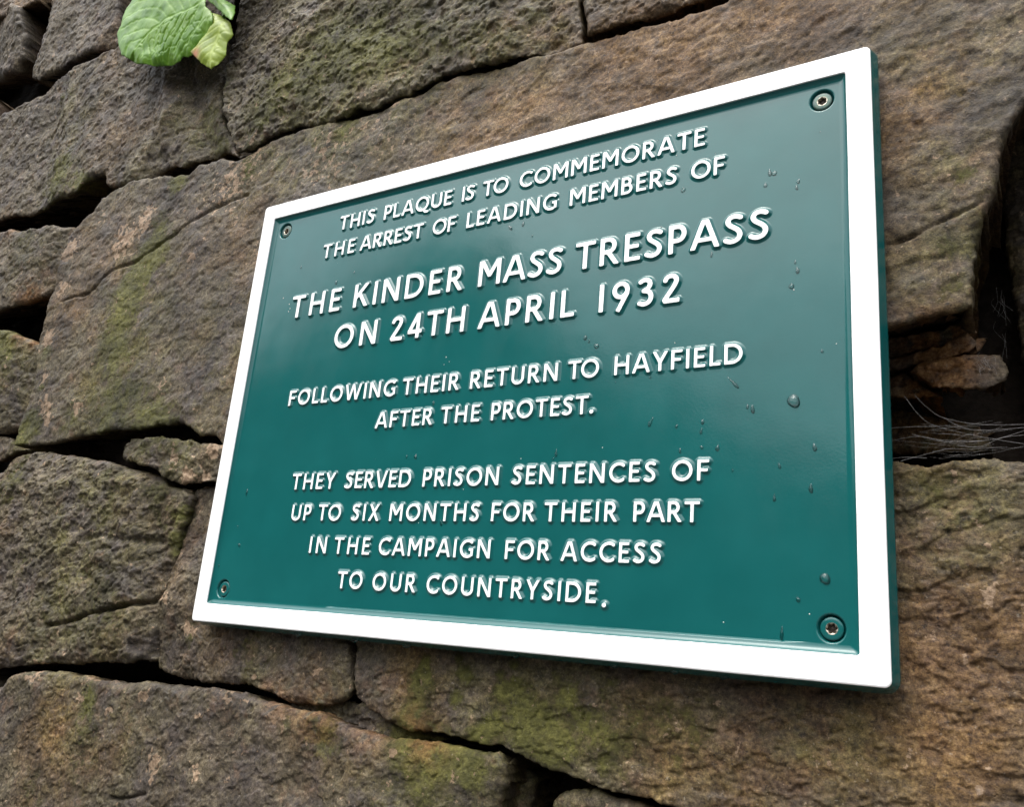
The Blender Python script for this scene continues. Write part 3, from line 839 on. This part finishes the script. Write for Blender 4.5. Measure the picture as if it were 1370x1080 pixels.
    G['9'] = (.58, [arc(.29, .69, .29 - h, .31 - h, 0, 360, 26), [(.29 + .29 - h, .68), (.29 + .275 - h, .55), (.20, -.05)]])
    G['.'] = (.22, [[(.109, .10), (.111, .10)]])
    return G
GL = glyphs()

def glyph_field(ch, X, Y):
    w, strokes = GL[ch]
    S = np.full(X.shape, 9.)
    for st in strokes:
        pts = [np.array(p, float) for p in st]
        hw = HW if ch != '.' else .108
        if ch in 'HEFLATBPR' and len(st) == 2 and abs(st[0][1] - st[1][1]) < 1e-6: hw = HW * .92
        for i in range(len(pts) - 1):
            a, b = pts[i], pts[i + 1]
            L = np.linalg.norm(b - a)
            if L < 1e-9: continue
            u = (b - a) / L
            px, py = X - a[0], Y - a[1]
            al = px * u[0] + py * u[1]; pe = np.abs(-px * u[1] + py * u[0])
            d_c = np.hypot(px - np.clip(al, 0, L) * u[0], py - np.clip(al, 0, L) * u[1]) - hw
            if ch != '.':
                closed = np.linalg.norm(pts[0] - pts[-1]) < 1e-6
                if i == 0 and not closed: d_c = np.maximum(d_c, -al)
                if i == len(pts) - 2 and not closed: d_c = np.maximum(d_c, al - L)
            S = np.minimum(S, d_c)
    if ch not in 'Q.OCGSU2393': S = np.maximum(S, np.maximum(Y - 1, -Y))
    if ch in 'CG': S = np.maximum(S, X - GL[ch][0])
    return S

def contours(S, x0, y0, st):
    """marching squares, linked into closed loops"""
    ny, nx = S.shape
    segs = {}
    def ip(p, q, a, b):
        t = a / (a - b); t = min(max(t, .02), .98)
        return (p[0] + (q[0] - p[0]) * t, p[1] + (q[1] - p[1]) * t)
    nxt = {}; pos = {}
    neg = S < 0
    mixed = (neg[:-1, :-1].astype(int) + neg[1:, :-1] + neg[:-1, 1:] + neg[1:, 1:])
    for j, i in zip(*np.where((mixed > 0) & (mixed < 4))):
        c = [(i, j), (i + 1, j), (i + 1, j + 1), (i, j + 1)]
        v = [S[q[1], q[0]] for q in c]
        e = []
        for k in range(4):
            a, b = v[k], v[(k + 1) % 4]
            if (a < 0) != (b < 0):
                key = (min(c[k], c[(k + 1) % 4]), max(c[k], c[(k + 1) % 4]))
                pos[key] = ip(c[k], c[(k + 1) % 4], a, b)
                e.append((key, a < 0))      # leaving inside when a<0
        outs = [k for k, s in e if s]; ins = [k for k, s in e if not s]
        if len(outs) == 1: nxt[outs[0]] = ins[0]
        else:
            # saddle: pair each exit with the following entry
            for q, (k, s) in enumerate(e):
                if s: nxt[k] = e[(q + 1) % len(e)][0]
    loops = []; seen = set()
    for k0 in list(nxt):
        if k0 in seen: continue
        lp = []; k = k0
        while k not in seen and k in nxt:
            seen.add(k); lp.append(pos[k]); k = nxt[k]
        if len(lp) > 6: loops.append(np.array([(x0 + p[0] * st, y0 + p[1] * st) for p in lp]))
    return loops

_gc = {}
WX = 1.065       # the face is a little wider than the skeleton drawn above
def letter_mesh(ch, cap):
    key = (ch, cap)
    if key in _gc: return _gc[key]
    st = .0195; m = .27
    w = GL[ch][0]
    X, Y = np.meshgrid(np.arange(-m, w * WX + m, st), np.arange(-m, 1 + m, st))
    S = glyph_field(ch, X / WX, Y)
    # paint softens every corner a little
    for _ in range(1):
        Sp = np.pad(S, 1, mode='edge')
        S = (Sp[1:-1, 1:-1] * 4 + Sp[:-2, 1:-1] + Sp[2:, 1:-1] + Sp[1:-1, :-2] + Sp[1:-1, 2:]) / 8
    gy_, gx_ = np.gradient(S, st)
    loops = contours(S, -m, -m, st)
    depth = 1.8 if cap > 20 else 1.45      # mm above the field
    V = []; F = []; MI = []
    tops = []; tidx = []
    def gl(P):
        fi = np.clip((P[:, 0] + m) / st, 0, S.shape[1] - 1.001); fj = np.clip((P[:, 1] + m) / st, 0, S.shape[0] - 1.001)
        i = fi.astype(int); j = fj.astype(int); a = fi - i; b = fj - j
        f = lambda A: A[j, i] * (1 - a) * (1 - b) + A[j, i + 1] * a * (1 - b) + A[j + 1, i] * (1 - a) * b + A[j + 1, i + 1] * a * b
        g = np.stack([f(gx_), f(gy_)], -1)
        return g / np.maximum(np.linalg.norm(g, axis=1, keepdims=True), .35)
    for lp in loops:
        # smooth the stair-steps of marching squares
        for _ in range(2):
            lp = lp * .5 + (np.roll(lp, 1, 0) + np.roll(lp, -1, 0)) * .25
        g = gl(lp)
        g = (g + np.roll(g, 1, 0) + np.roll(g, -1, 0)) / 3
        N = len(lp)
        prof = [(-.10, depth), (0.0, depth - .03), (.08, depth - .08), (.46, depth * .74), (.86, depth * .52), (1.25, depth * .32), (1.65, depth * .15), (2.1, depth * .05), (2.6, -.04)]
        po = [p[0] for p in prof]; pz = [p[1] for p in prof]
        base = len(V)
        def samp(Q, A):
            fi = np.clip((Q[:, 0] + m) / st, 0, S.shape[1] - 1.001); fj = np.clip((Q[:, 1] + m) / st, 0, S.shape[0] - 1.001)
            i = fi.astype(int); j = fj.astype(int); a = fi - i; b = fj - j
            return A[j, i] * (1 - a) * (1 - b) + A[j, i + 1] * a * (1 - b) + A[j + 1, i] * (1 - a) * b + A[j + 1, i + 1] * a * b
        for k_, (off, z) in enumerate(prof):
            if k_ < 3:
                Q = lp + g * off / cap
                hz = np.full(N, z)
            else:
                # creep outwards down the distance field, so inner corners meet in a valley
                d_ = (off - prof[k_ - 1][0]) / cap
                for _ in range(3):
                    gg = np.stack([samp(Q, gx_), samp(Q, gy_)], -1)
                    gg /= np.maximum(np.linalg.norm(gg, axis=1, keepdims=True), .6)
                    Q = Q + gg * d_ / 3
                hz = np.interp(np.minimum(samp(Q, S) * cap, off), po, pz)
            for (x, y), zz in zip(Q, hz):
                V.append((x * cap * .001, -(REC + zz) * .001, y * cap * .001))
        for q in range(len(prof) - 1):
            for i in range(N):
                j = (i + 1) % N
                F.append((base + q * N + i, base + q * N + j, base + (q + 1) * N + j, base + (q + 1) * N + i))
                MI.append(0 if q < 1 else 1)
        tops.append([Vector((v[0] * 1000, v[2] * 1000, 0)) for v in V[base:base + N]]); tidx += list(range(base, base + N))
    # outer loop first
    areas = []
    for t in tops:
        a = sum(t[i].x * t[(i + 1) % len(t)].y - t[(i + 1) % len(t)].x * t[i].y for i in range(len(t)))
        areas.append(abs(a))
    for t in tessellate_polygon(tops):
        F.append(tuple(tidx[i] for i in t)); MI.append(0)
    import bmesh
    me = bpy.data.meshes.new('letter')
    me.from_pydata(V, [], F)
    me.materials.append(M_WHITE); me.materials.append(M_GREEN)
    me.polygons.foreach_set("material_index", MI)
    bm = bmesh.new(); bm.from_mesh(me)
    bmesh.ops.recalc_face_normals(bm, faces=bm.faces)
    for f in bm.faces: f.smooth = True
    bm.faces.ensure_lookup_table()
    tri = [f for f in bm.faces if len(f.verts) == 3]
    if tri and sum(f.normal.y for f in tri) > 0:
        bmesh.ops.reverse_faces(bm, faces=bm.faces)
    for f in tri: f.smooth = False
    bm.to_mesh(me); bm.free()
    _gc[key] = me
    return me

TEXT = [
  (379.3,15.0,[('THIS',112.9,158.7),('PLAQUE',169.4,249.5),('IS',259.5,273.9),('TO',281.3,309.3),('COMMEMORATE',319.3,484.4)]),
  (351.6,14.9,[('THE',95.9,138.5),('ARREST',144.2,220.9),('OF',230.3,257.0),('LEADING',267.6,359.1),('MEMBERS',369.9,463.0),('OF',472.8,500.1)]),
  (292.8,23.4,[('THE',64.6,130.2),('KINDER',146.2,271.6),('MASS',286.6,368.2),('TRESPASS',378.7,532.3)]),
  (253.8,23.2,[('ON',128.9,181.0),('24TH',197.4,277.7),('APRIL',290.5,382.1),('1932',402.1,468.3)]),
  (202.0,14.8,[('FOLLOWING',81.9,211.8),('THEIR',218.4,279.5),('RETURN',289.1,371.8),('TO',379.3,406.9),('HAYFIELD',418.0,515.1)]),
  (173.7,14.4,[('AFTER',192.6,256.0),('THE',262.8,302.9),('PROTEST.',312.6,404.4)]),
  (121.3,14.5,[('THEY',103.1,157.1),('SERVED',167.4,241.0),('PRISON',251.8,326.6),('SENTENCES',337.4,455.5),('OF',465.7,493.3)]),
  (93.3,14.2,[('UP',108.6,133.6),('TO',140.8,168.9),('SIX',180.0,211.7),('MONTHS',221.4,311.7),('FOR',321.4,361.3),('THEIR',367.8,428.1),('PART',438.7,487.6)]),
  (65.1,14.1,[('IN',136.4,157.6),('THE',165.0,206.0),('CAMPAIGN',214.4,324.9),('FOR',336.7,376.4),('ACCESS',383.8,461.7)]),
  (36.8,14.0,[('TO',174.0,203.0),('OUR',212.4,258.2),('COUNTRYSIDE.',267.4,423.1)]),
]
LSB = dict(A=-.06, V=-.06, Y=-.07, T=-.03, W=-.05, O=-.02, C=-.02, G=-.02, Q=-.02, X=-.05, S=-.01)
RSB = dict(A=-.06, V=-.06, Y=-.07, T=-.03, W=-.05, O=-.02, L=-.05, F=-.04, P=-.03, K=-.03, R=-.03, C=-.03, E=-.02, X=-.05, S=-.01, D=-.02)
KERN = {('L','A'): 0.05, ('R','Y'): -.03, ('E','.'): .06, ('T','.'): -.10}
rng = random.Random(2)
for base, cap, words in TEXT:
    for wd, xa, xb in words:
        xb -= 1.5 if cap < 20 else 1.2
        ws = [GL[c][0] * cap * WX for c in wd]
        fixed = sum(ws)
        adj = [(RSB.get(a, 0) + LSB.get(b, 0) + KERN.get((a, b), 0)) * cap for a, b in zip(wd[:-1], wd[1:])]
        gap = ((xb - xa) - fixed - sum(adj)) / max(1, len(wd) - 1)
        x = xa
        for i, c in enumerate(wd):
            o = bpy.data.objects.new('full_stop' if c == '.' else ('digit' if c.isdigit() else 'letter'), letter_mesh(c, cap))
            COL.objects.link(o); o.parent = PLQ
            yb = base - (2.2 if (c == '.' and base < 50) else 0)
            o.matrix_parent_inverse = Matrix.Translation(PLQ.location).inverted()
            nn = REC + (1.45 if cap < 20 else 1.8)      # letter tops sit just below the border's face
            k_ = (CPOS[2] - nn) / CPOS[2]
            o.location = W3(CPOS[0] + (x - CPOS[0]) * k_ , CPOS[1] + (yb - CPOS[1]) * k_ + rng.uniform(-.12, .12), 0)
            o.rotation_euler = (0, math.radians(rng.uniform(-.35, .35)), 0)
            x += ws[i] + gap + (adj[i] if i < len(adj) else 0)

# ------------------------------------------------------------------ rain drops
def drop_verts(cx, cy, rx, ry, hgt, base, tail=0.0, ang=0.0, nr=7, ns=20, seed=0, hang=0.0):
    V = []; F = []
    rs = np.random.RandomState(seed)
    ph = rs.rand(3) * 6
    V.append((cx, cy, base + hgt))
    for q in range(1, nr + 1):
        t = q / nr
        for i in range(ns):
            a = 2 * math.pi * i / ns
            irr = 1 + .10 * math.sin(2 * a + ph[0]) + .06 * math.sin(3 * a + ph[1])
            x = rx * t * math.cos(a) * irr; y = ry * t * math.sin(a) * irr
            if y > 0 and tail: y *= 1 + tail * (y / ry); x *= 1 - .35 * min(1, y / (ry * (1 + tail)))
            z = hgt * (1 - t ** 2.4)
            z *= 1 + .25 * (-y / (ry * (1 + tail)))
            c, s = math.cos(ang), math.sin(ang)
            V.append((cx + x * c - y * s, cy + x * s + y * c, base + z - (.02 if q == nr else 0)))
    for i in range(ns):
        F.append((0, 1 + i, 1 + (i + 1) % ns))
    for q in range(nr - 1):
        for i in range(ns):
            j = (i + 1) % ns
            F.append((1 + q * ns + i, 1 + (q + 1) * ns + i, 1 + (q + 1) * ns + j, 1 + q * ns + j))
    F.append(tuple(1 + (nr - 1) * ns + i for i in range(ns))[::-1])
    return V, F

def world_v(V): return [(x * .001, -n * .001, ZB + y * .001) for x, y, n in V]
BIG = [(1062,537,4.2,4.6,1.9,0,0,'large round rain drop with a thin trail, right of the word HAYFIELD'),
       (1104,775,3.0,3.6,1.5,0,0,'rain drop on the green field just above the lower right screw'),
       (798,463,2.1,2.2,1.1,0,0,'rain drop between the words 1932 and HAYFIELD, above the word TO'),
       (870,566,1.3,3.0,.9,.4,-.5,'slanting rain drop below the word HAYFIELD'),
       (983,514,1.1,4.4,.8,.5,.75,'long slanting rain drop under the last letter of HAYFIELD'),
       (1059,383,1.7,2.2,1.0,.2,0,'rain drop right of and below the end of TRESPASS'),
       (914,254,2.0,2.0,1.0,0,0,'rain drop under the end of the word MEMBERS'),
       (1036,232,1.8,2.0,.8,0,0,'rain drop between the upper right screw and the word OF'),
       (1046,850,1.2,3.2,.8,.5,0,'narrow rain drop left of the lower right screw')]
for k, (px, py, rx, ry, hg, tail, ang, lab) in enumerate(BIG):
    x, y = at(px, py, REC)
    V, F = drop_verts(x, y, rx, ry, hg, REC, tail, ang, seed=k)
    o = link_mesh('water_drop', world_v(V), F, M_WATER)
    tag(o, lab, 'water drop', 'rain drops on the plaque')
HANG = [(398,851),(474,857),(544,864),(822,889),(902,897),(968,903),(690,877)]
HL = ['leftmost hanging drop under the white border, below the lower left corner', 'second hanging drop from the left under the border', 'third hanging drop from the left under the border',
      'hanging drop under the border right of the middle', 'hanging drop under the border, second from the right', 'rightmost hanging drop under the border', 'hanging drop under the middle of the border']
for k, (px, py) in enumerate(HANG):
    x, y = at(px, py, -8)
    r = 3.0 if k < 3 else 2.4
    V = []; F = []
    ns, nr = 14, 8
    for q in range(nr + 1):
        t = q / nr
        rr = r * math.sin(math.pi * (t * .82 + .18)) ** .8
        for i in range(ns):
            a = 2 * math.pi * i / ns
            V.append((x + rr * 1.3 * math.cos(a), -2.0 - r * 1.3 * t, -8 + rr * .8 * math.sin(a)))
    for q in range(nr):
        for i in range(ns):
            j = (i + 1) % ns
            F.append((q * ns + i, q * ns + j, (q + 1) * ns + j, (q + 1) * ns + i))
    F.append(tuple(range(ns))[::-1]); F.append(tuple(nr * ns + i for i in range(ns)))
    o = link_mesh('hanging_drop', world_v(V), F, M_WATER)
    tag(o, HL[k], 'water drop', 'drops hanging from the lower edge')
# the fine droplets and short runs that nobody could count
rs = np.random.RandomState(4)
V = []; F = []
SPOTS = [(1030,232),(1068,243),(1066,251),(1024,248),(1064,351),(1067,362),(788,457),(783,452),(940,565),(938,578),(884,306),(933,176),(918,318),(952,341),(905,571),(960,600),(910,604),(939,599),(1043,624),(1036,668),(744,608),(740,614),
         (403,358),(474,365),(450,378),(430,540),(544,612),(556,612),(330,660),(318,705),(320,730),(293,757),(390,820),(580,540),(590,700),(665,545),(1068,803),(1000,545),(1007,548),(1085,655),(980,630),(870,505),(700,300),(683,305),(712,316),(800,500),(610,440),(1100,470),(1090,600)]
for k, (px, py) in enumerate(SPOTS):
    x, y = at(px, py, REC)
    r = rs.uniform(.7, 1.5)
    v, f = drop_verts(x, y, r, r * rs.uniform(1., 2.2), r * .45, REC, rs.rand() * .6, rs.uniform(-.9, .9) if rs.rand() < .4 else 0, 4, 12, seed=100 + k)
    b = len(V); V += v; F += [tuple(i + b for i in q) for q in f]
for k in range(90):
    x, y = rs.uniform(24, 576), rs.uniform(22, 405)
    r = rs.uniform(.2, .5)
    v, f = drop_verts(x, y, r, r * rs.uniform(.9, 1.6), r * .35, REC, 0, 0, 3, 8, seed=300 + k)
    b = len(V); V += v; F += [tuple(i + b for i in q) for q in f]
o = link_mesh('rain_spatter', world_v(V), F, M_WATER)
tag(o, 'fine droplets of rain scattered over the green field of the plaque', 'rain', kind='stuff')
# pale specks of dirt
V = []; F = []
M_SPECK = plain('pale_dirt', (.62, .60, .55), .8, 3, .2, .2)
for (px, py, r) in [(379,399,.6),(387,407,.6),(388,413,.5),(386,417,.5),(1062,388,.5),(905,208,.45),(597,478,.5),(594,488,.4),(601,484,.35),(1083,822,.4),(968,833,.4),(898,851,.5),(925,855,.35),(968,857,.5),(874,856,.6),(806,599,.4),(697,614,.4),(903,459,.4),(1119,460,.35),(620,655,.35),(560,700,.35)]:
    x, y = at(px, py, REC)
    v, f = drop_verts(x, y, r, r * 1.2, r * .4, REC + .02, 0, 0, 2, 7, seed=int(px))
    b = len(V); V += v; F += [tuple(i + b for i in q) for q in f]
o = link_mesh('dirt_specks', world_v(V), F, M_SPECK)
tag(o, 'tiny pale specks of dirt stuck to the green field of the plaque', 'dirt', kind='stuff')

# ------------------------------------------------------------------ leafy plant
PLANT = thing('leafy_plant', W3(*at(300, -30, -30), -30), 'green foxglove like plant with crinkled leaves growing out of the joint at the top left', 'plant')
M_LEAF = leaf_material('leaf_green', lin(72, 118, 12), lin(92, 138, 22), lin(112, 150, 40))
M_LEAFY = leaf_material('leaf_yellow_green', lin(104, 128, 26), lin(136, 158, 44), lin(156, 172, 70), True)

LOBE = -1
def leaf(P, n, step, rib, mat, seed, label=None, fold=.3, crinkle=1.0, side_veins=8, lobe=None, redspot=None, tilt=(0, 0)):
    P = np.array([at(x, y - 3, n) for x, y in P]); rib = spline([at(x, y - 3, n) for x, y in rib], 6)
    x0, y0 = P.min(0) - step * 2; x1, y1 = P.max(0) + step * 2
    X, Y = np.meshgrid(np.arange(x0, x1, step), np.arange(y0, y1, step))
    S = poly_sdf(X + .8 * fbm(X, Y, 9, 2, seed), Y + .8 * fbm(X, Y, 9, 2, seed + 5), P)
    gyS, gxS = np.gradient(S, step)
    dr = line_dist(X, Y, rib)
    # which side of the midrib
    rb = np.array(rib); best = np.full(X.shape, 1e18); side = np.zeros(X.shape); along = np.zeros(X.shape); acc = 0
    for (ax_, ay_), (bx, by) in zip(rb[:-1], rb[1:]):
        ex, ey = bx - ax_, by - ay_; L = math.hypot(ex, ey)
        t = np.clip(((X - ax_) * ex + (Y - ay_) * ey) / (L * L), 0, 1)
        d = (X - ax_ - ex * t) ** 2 + (Y - ay_ - ey * t) ** 2
        m_ = d < best
        best = np.where(m_, d, best); side = np.where(m_, np.sign((X - ax_) * ey - (Y - ay_) * ex), side); along = np.where(m_, acc + t * L, along)
        acc += L
    depth_edge = np.clip(-S / 14, 0, 1)
    # puckered cells between a net of veins
    ph = (along - dr * .75 + 3 * fbm(X, Y, 40, 2, seed + 33)) / (acc / side_veins)
    vein = np.exp(-((ph - np.round(ph)) * (acc / side_veins) / 1.5) ** 2) * np.clip(dr / 4, 0, 1) + np.exp(-(dr / 1.6) ** 2) * 1.3
    net = np.abs(fbm(X, Y, 13, 1, seed + 11))
    vein2 = np.exp(-(net / .07) ** 2)
    Z = n + fold * dr * np.where(side * LOBE > 0, -.5, .75) - .006 * dr ** 2 * fold
    lobe_ = (.25 + .75 * sstep(-2, 6, LOBE * side * dr)) * (.3 + .7 * depth_edge)      # one half of the leaf is the puckered one
    Z += crinkle * (.95 * (1 - vein2) * lobe_ - (.35 + .8 * lobe_) * vein * (.25 + .75 * depth_edge) + 3.0 * fbm(X, Y, 34, 2, seed + 8))
    Z -= 4 * (1 - depth_edge) ** 2 + .8 * np.sin(X * .22 + Y * .15) * (1 - depth_edge)
    Z += tilt[0] * (X - X.mean()) + tilt[1] * (Y - Y.mean())
    pull = np.where(S > 0, S, 0)
    XX = X - gxS * pull; YY = Y - gyS * pull
    keep = S < step * 1.0
    cell = keep[:-1, :-1] & keep[1:, :-1] & keep[:-1, 1:] & keep[1:, 1:]
    idx = np.arange(X.size).reshape(X.shape)
    F = np.stack([idx[:-1, :-1], idx[:-1, 1:], idx[1:, 1:], idx[1:, :-1]], -1)[cell]
    used = np.unique(F); remap = np.full(X.size, -1); remap[used] = np.arange(len(used)); F = remap[F]
    V = np.stack([XX.ravel()[used] * .001, -Z.ravel()[used] * .001, ZB + YY.ravel()[used] * .001], -1)
    att = {'vein': np.clip(vein.ravel()[used] + .25 * vein2.ravel()[used], 0, 1), 'red': np.zeros(len(used))}
    if redspot:
        cx, cy = at(redspot[0], redspot[1], n); rr = redspot[2] / scale_at(redspot[0], redspot[1], n)
        att['red'] = np.exp(-((X.ravel()[used] - cx) ** 2 + (Y.ravel()[used] - cy) ** 2) / rr ** 2)
    o = link_mesh('leaf', V, F, mat, PLANT, attrs=att)
    so_ = o.modifiers.new('thickness', 'SOLIDIFY'); so_.thickness = .0007
    if label: o['label'] = label
    return o
leaf([(172,-40),(170,0),(164,13),(159,32),(156,44),(159,61),(164,77),(180,86),(203,87),(223,83),(235,80),(238,74),(245,74),(257,69),(267,58),(277,44),(283,29),(283,19),(276,12),(276,0),(280,-40)],
     12, 1.3, [(284,-4),(262,14),(240,22),(216,34),(196,52),(184,68)], M_LEAF, 3, 'big crinkled leaf, its lower half puckered and pale', fold=.20, crinkle=1., side_veins=9, tilt=(.03, -.05))
leaf([(283,20),(293,21),(304,29),(306,44),(299,56),(296,72),(287,86),(279,93),(268,86),(256,73),(262,66),(272,52),(280,36)],
     6, 1.3, [(300,24),(292,46),(284,68),(279,90)], M_LEAFY, 9, 'small yellowing leaf with a reddish edge', fold=.25, crinkle=.8, side_veins=6, redspot=(263, 74, 9))
leaf([(268,-40),(275,0),(284,8),(295,18),(304,26),(308,28),(309,16),(307,4),(296,-2),(285,-40)],
     12, 1.3, [(275,-30),(290,4),(307,24)], M_LEAF, 12, 'narrow leaf at the right of the plant', fold=.5, crinkle=.5, side_veins=6)
leaf([(180,-120),(150,-80),(150,-30),(185,-12),(230,-14),(270,-34),(276,-70),(240,-115)],
     30, 3., [(280,-40),(220,-60),(160,-50)], M_LEAF, 15, 'upper leaf reaching out of the photograph', fold=.3, crinkle=1.)
leaf([(290,-30),(330,-60),(350,-110),(320,-140),(280,-110),(276,-60)],
     25, 3., [(286,-30),(310,-80),(325,-130)], M_LEAF, 18, 'upper right leaf above the photograph', fold=.3, crinkle=1.)

def tube_pts(pts, r, ns=6, taper=False):
    pts = [np.array(p, float) for p in pts]; V = []; F = []
    for k, p in enumerate(pts):
        t = pts[min(k + 1, len(pts) - 1)] - pts[max(k - 1, 0)]; t /= np.linalg.norm(t) + 1e-9
        u = np.cross(t, (.31, .2, .93)); u /= np.linalg.norm(u) + 1e-9; v = np.cross(t, u)
        rr = r * (1 - .6 * k / len(pts)) if taper else r
        for i in range(ns):
            a = 2 * math.pi * i / ns
            V.append(tuple(p + rr * (math.cos(a) * u + math.sin(a) * v)))
    for k in range(len(pts) - 1):
        for i in range(ns):
            j = (i + 1) % ns
            F.append((k * ns + i, k * ns + j, (k + 1) * ns + j, (k + 1) * ns + i))
    return V, F
for a, b in (((284, -4, 20), (296, -34, -50)), ((300, 22, 5), (300, -30, -50)), ((276, -32, 12), (292, -40, -60)), ((280, -40, 28), (298, -46, -55)), ((286, -30, 23), (302, -44, -60))):
    xa, ya = at(a[0], a[1], a[2]); xb, yb = at(b[0], b[1], b[2])
    mid = ((xa + xb) / 2, (ya + yb) / 2 + 4, (a[2] + b[2]) / 2 + 12)
    P = [(xa, ya, a[2]), mid, (xb, yb, b[2])]
    P = [tuple((1 - t) ** 2 * np.array(P[0]) + 2 * t * (1 - t) * np.array(P[1]) + t * t * np.array(P[2])) for t in np.linspace(0, 1, 8)]
    V, F = tube_pts(P, 2.4, 8)
    link_mesh('leaf_stalk', world_v(V), F, M_LEAF, PLANT)

# ------------------------------------------------------------------ cobwebs in the recess
M_WEB = plain('spider_silk', (.30, .29, .28), .5, 2, .2, .01, .4)
def strands(lst, r):
    V = []; F = []
    for pts in lst:
        P = []
        for (px, py, n) in pts:
            x, y = at(px, py, n); P.append((x, y, n))
        P = spline(P, 6) if len(P) > 2 else P
        v, f = tube_pts(P, r, 5)
        b = len(V); V += v; F += [tuple(i + b for i in q) for q in f]
    return V, F
web = [[(1224,529,-34),(1240,545,-38),(1262,559,-42),(1310,568,-46),(1372,568,-50)],
       [(1210,530,-40),(1230,556,-40),(1252,570,-44),(1310,584,-48),(1375,595,-50)],
       [(1192,573,-40),(1225,571,-40),(1252,571,-44)],
       [(1205,617,-26),(1235,609,-32),(1262,602,-36),(1275,600,-40)],
       [(1220,581,-40),(1250,588,-44),(1290,590,-46),(1330,588,-46),(1372,576,-48)],
       [(1192,614,-28),(1210,612,-30),(1240,613,-32)],
       [(1192,590,-44),(1230,584,-44),(1270,592,-44),(1310,590,-44)],
       [(1262,559,-42),(1300,575,-44),(1375,572,-46)],
       [(1280,596,-42),(1310,598,-44),(1340,586,-46),(1372,582,-46)]]
rs = np.random.RandomState(8)
for k in range(26):
    a = rs.uniform(1196, 1300); b = a + rs.uniform(40, 110)
    ya = rs.uniform(566, 612); yb = 560 + (ya - 560) * .7 + rs.uniform(-8, 14)
    web.append([(a, ya, -44 + rs.uniform(-8, 8)), ((a + b) / 2, (ya + yb) / 2 + rs.uniform(0, 7), -46), (b, yb, -48 + rs.uniform(-8, 8))])
V, F = strands(web[:9], .065)
V2, F2 = strands(web[9:], .028)
b = len(V); V += V2; F += [tuple(i + b for i in q) for q in F2]
o = link_mesh('cobweb', world_v(V), F, M_WEB)
tag(o, 'pale cobweb strands stretched across the dark hole right of the plaque', 'cobweb')
web2 = []
for k in range(16):
    a = 1318 + rs.uniform(-12, 12); y = 478 + rs.uniform(-6, 14)
    web2.append([(a, y, -56), (a + rs.uniform(-7, 7), y + rs.uniform(2, 9), -55), (a + rs.uniform(-10, 10), y + rs.uniform(5, 16), -56)])
for k in range(10):
    a = 1338 + rs.uniform(-9, 9); y = 400 + rs.uniform(-20, 50)
    web2.append([(a, y, -70), (a + rs.uniform(-4, 10), y + rs.uniform(8, 20), -74), (a + rs.uniform(-8, 16), y + rs.uniform(20, 44), -78)])
V, F = strands(web2[:16], .035)
o = link_mesh('cobweb', world_v(V), F, M_WEB)
tag(o, 'small tangled cobweb over the golden pinning stone in the recess', 'cobweb')
V, F = strands(web2[16:], .03)
o = link_mesh('cobweb', world_v(V), F, M_WEB)
tag(o, 'faint cobweb hanging high in the dark gap at the right edge', 'cobweb')
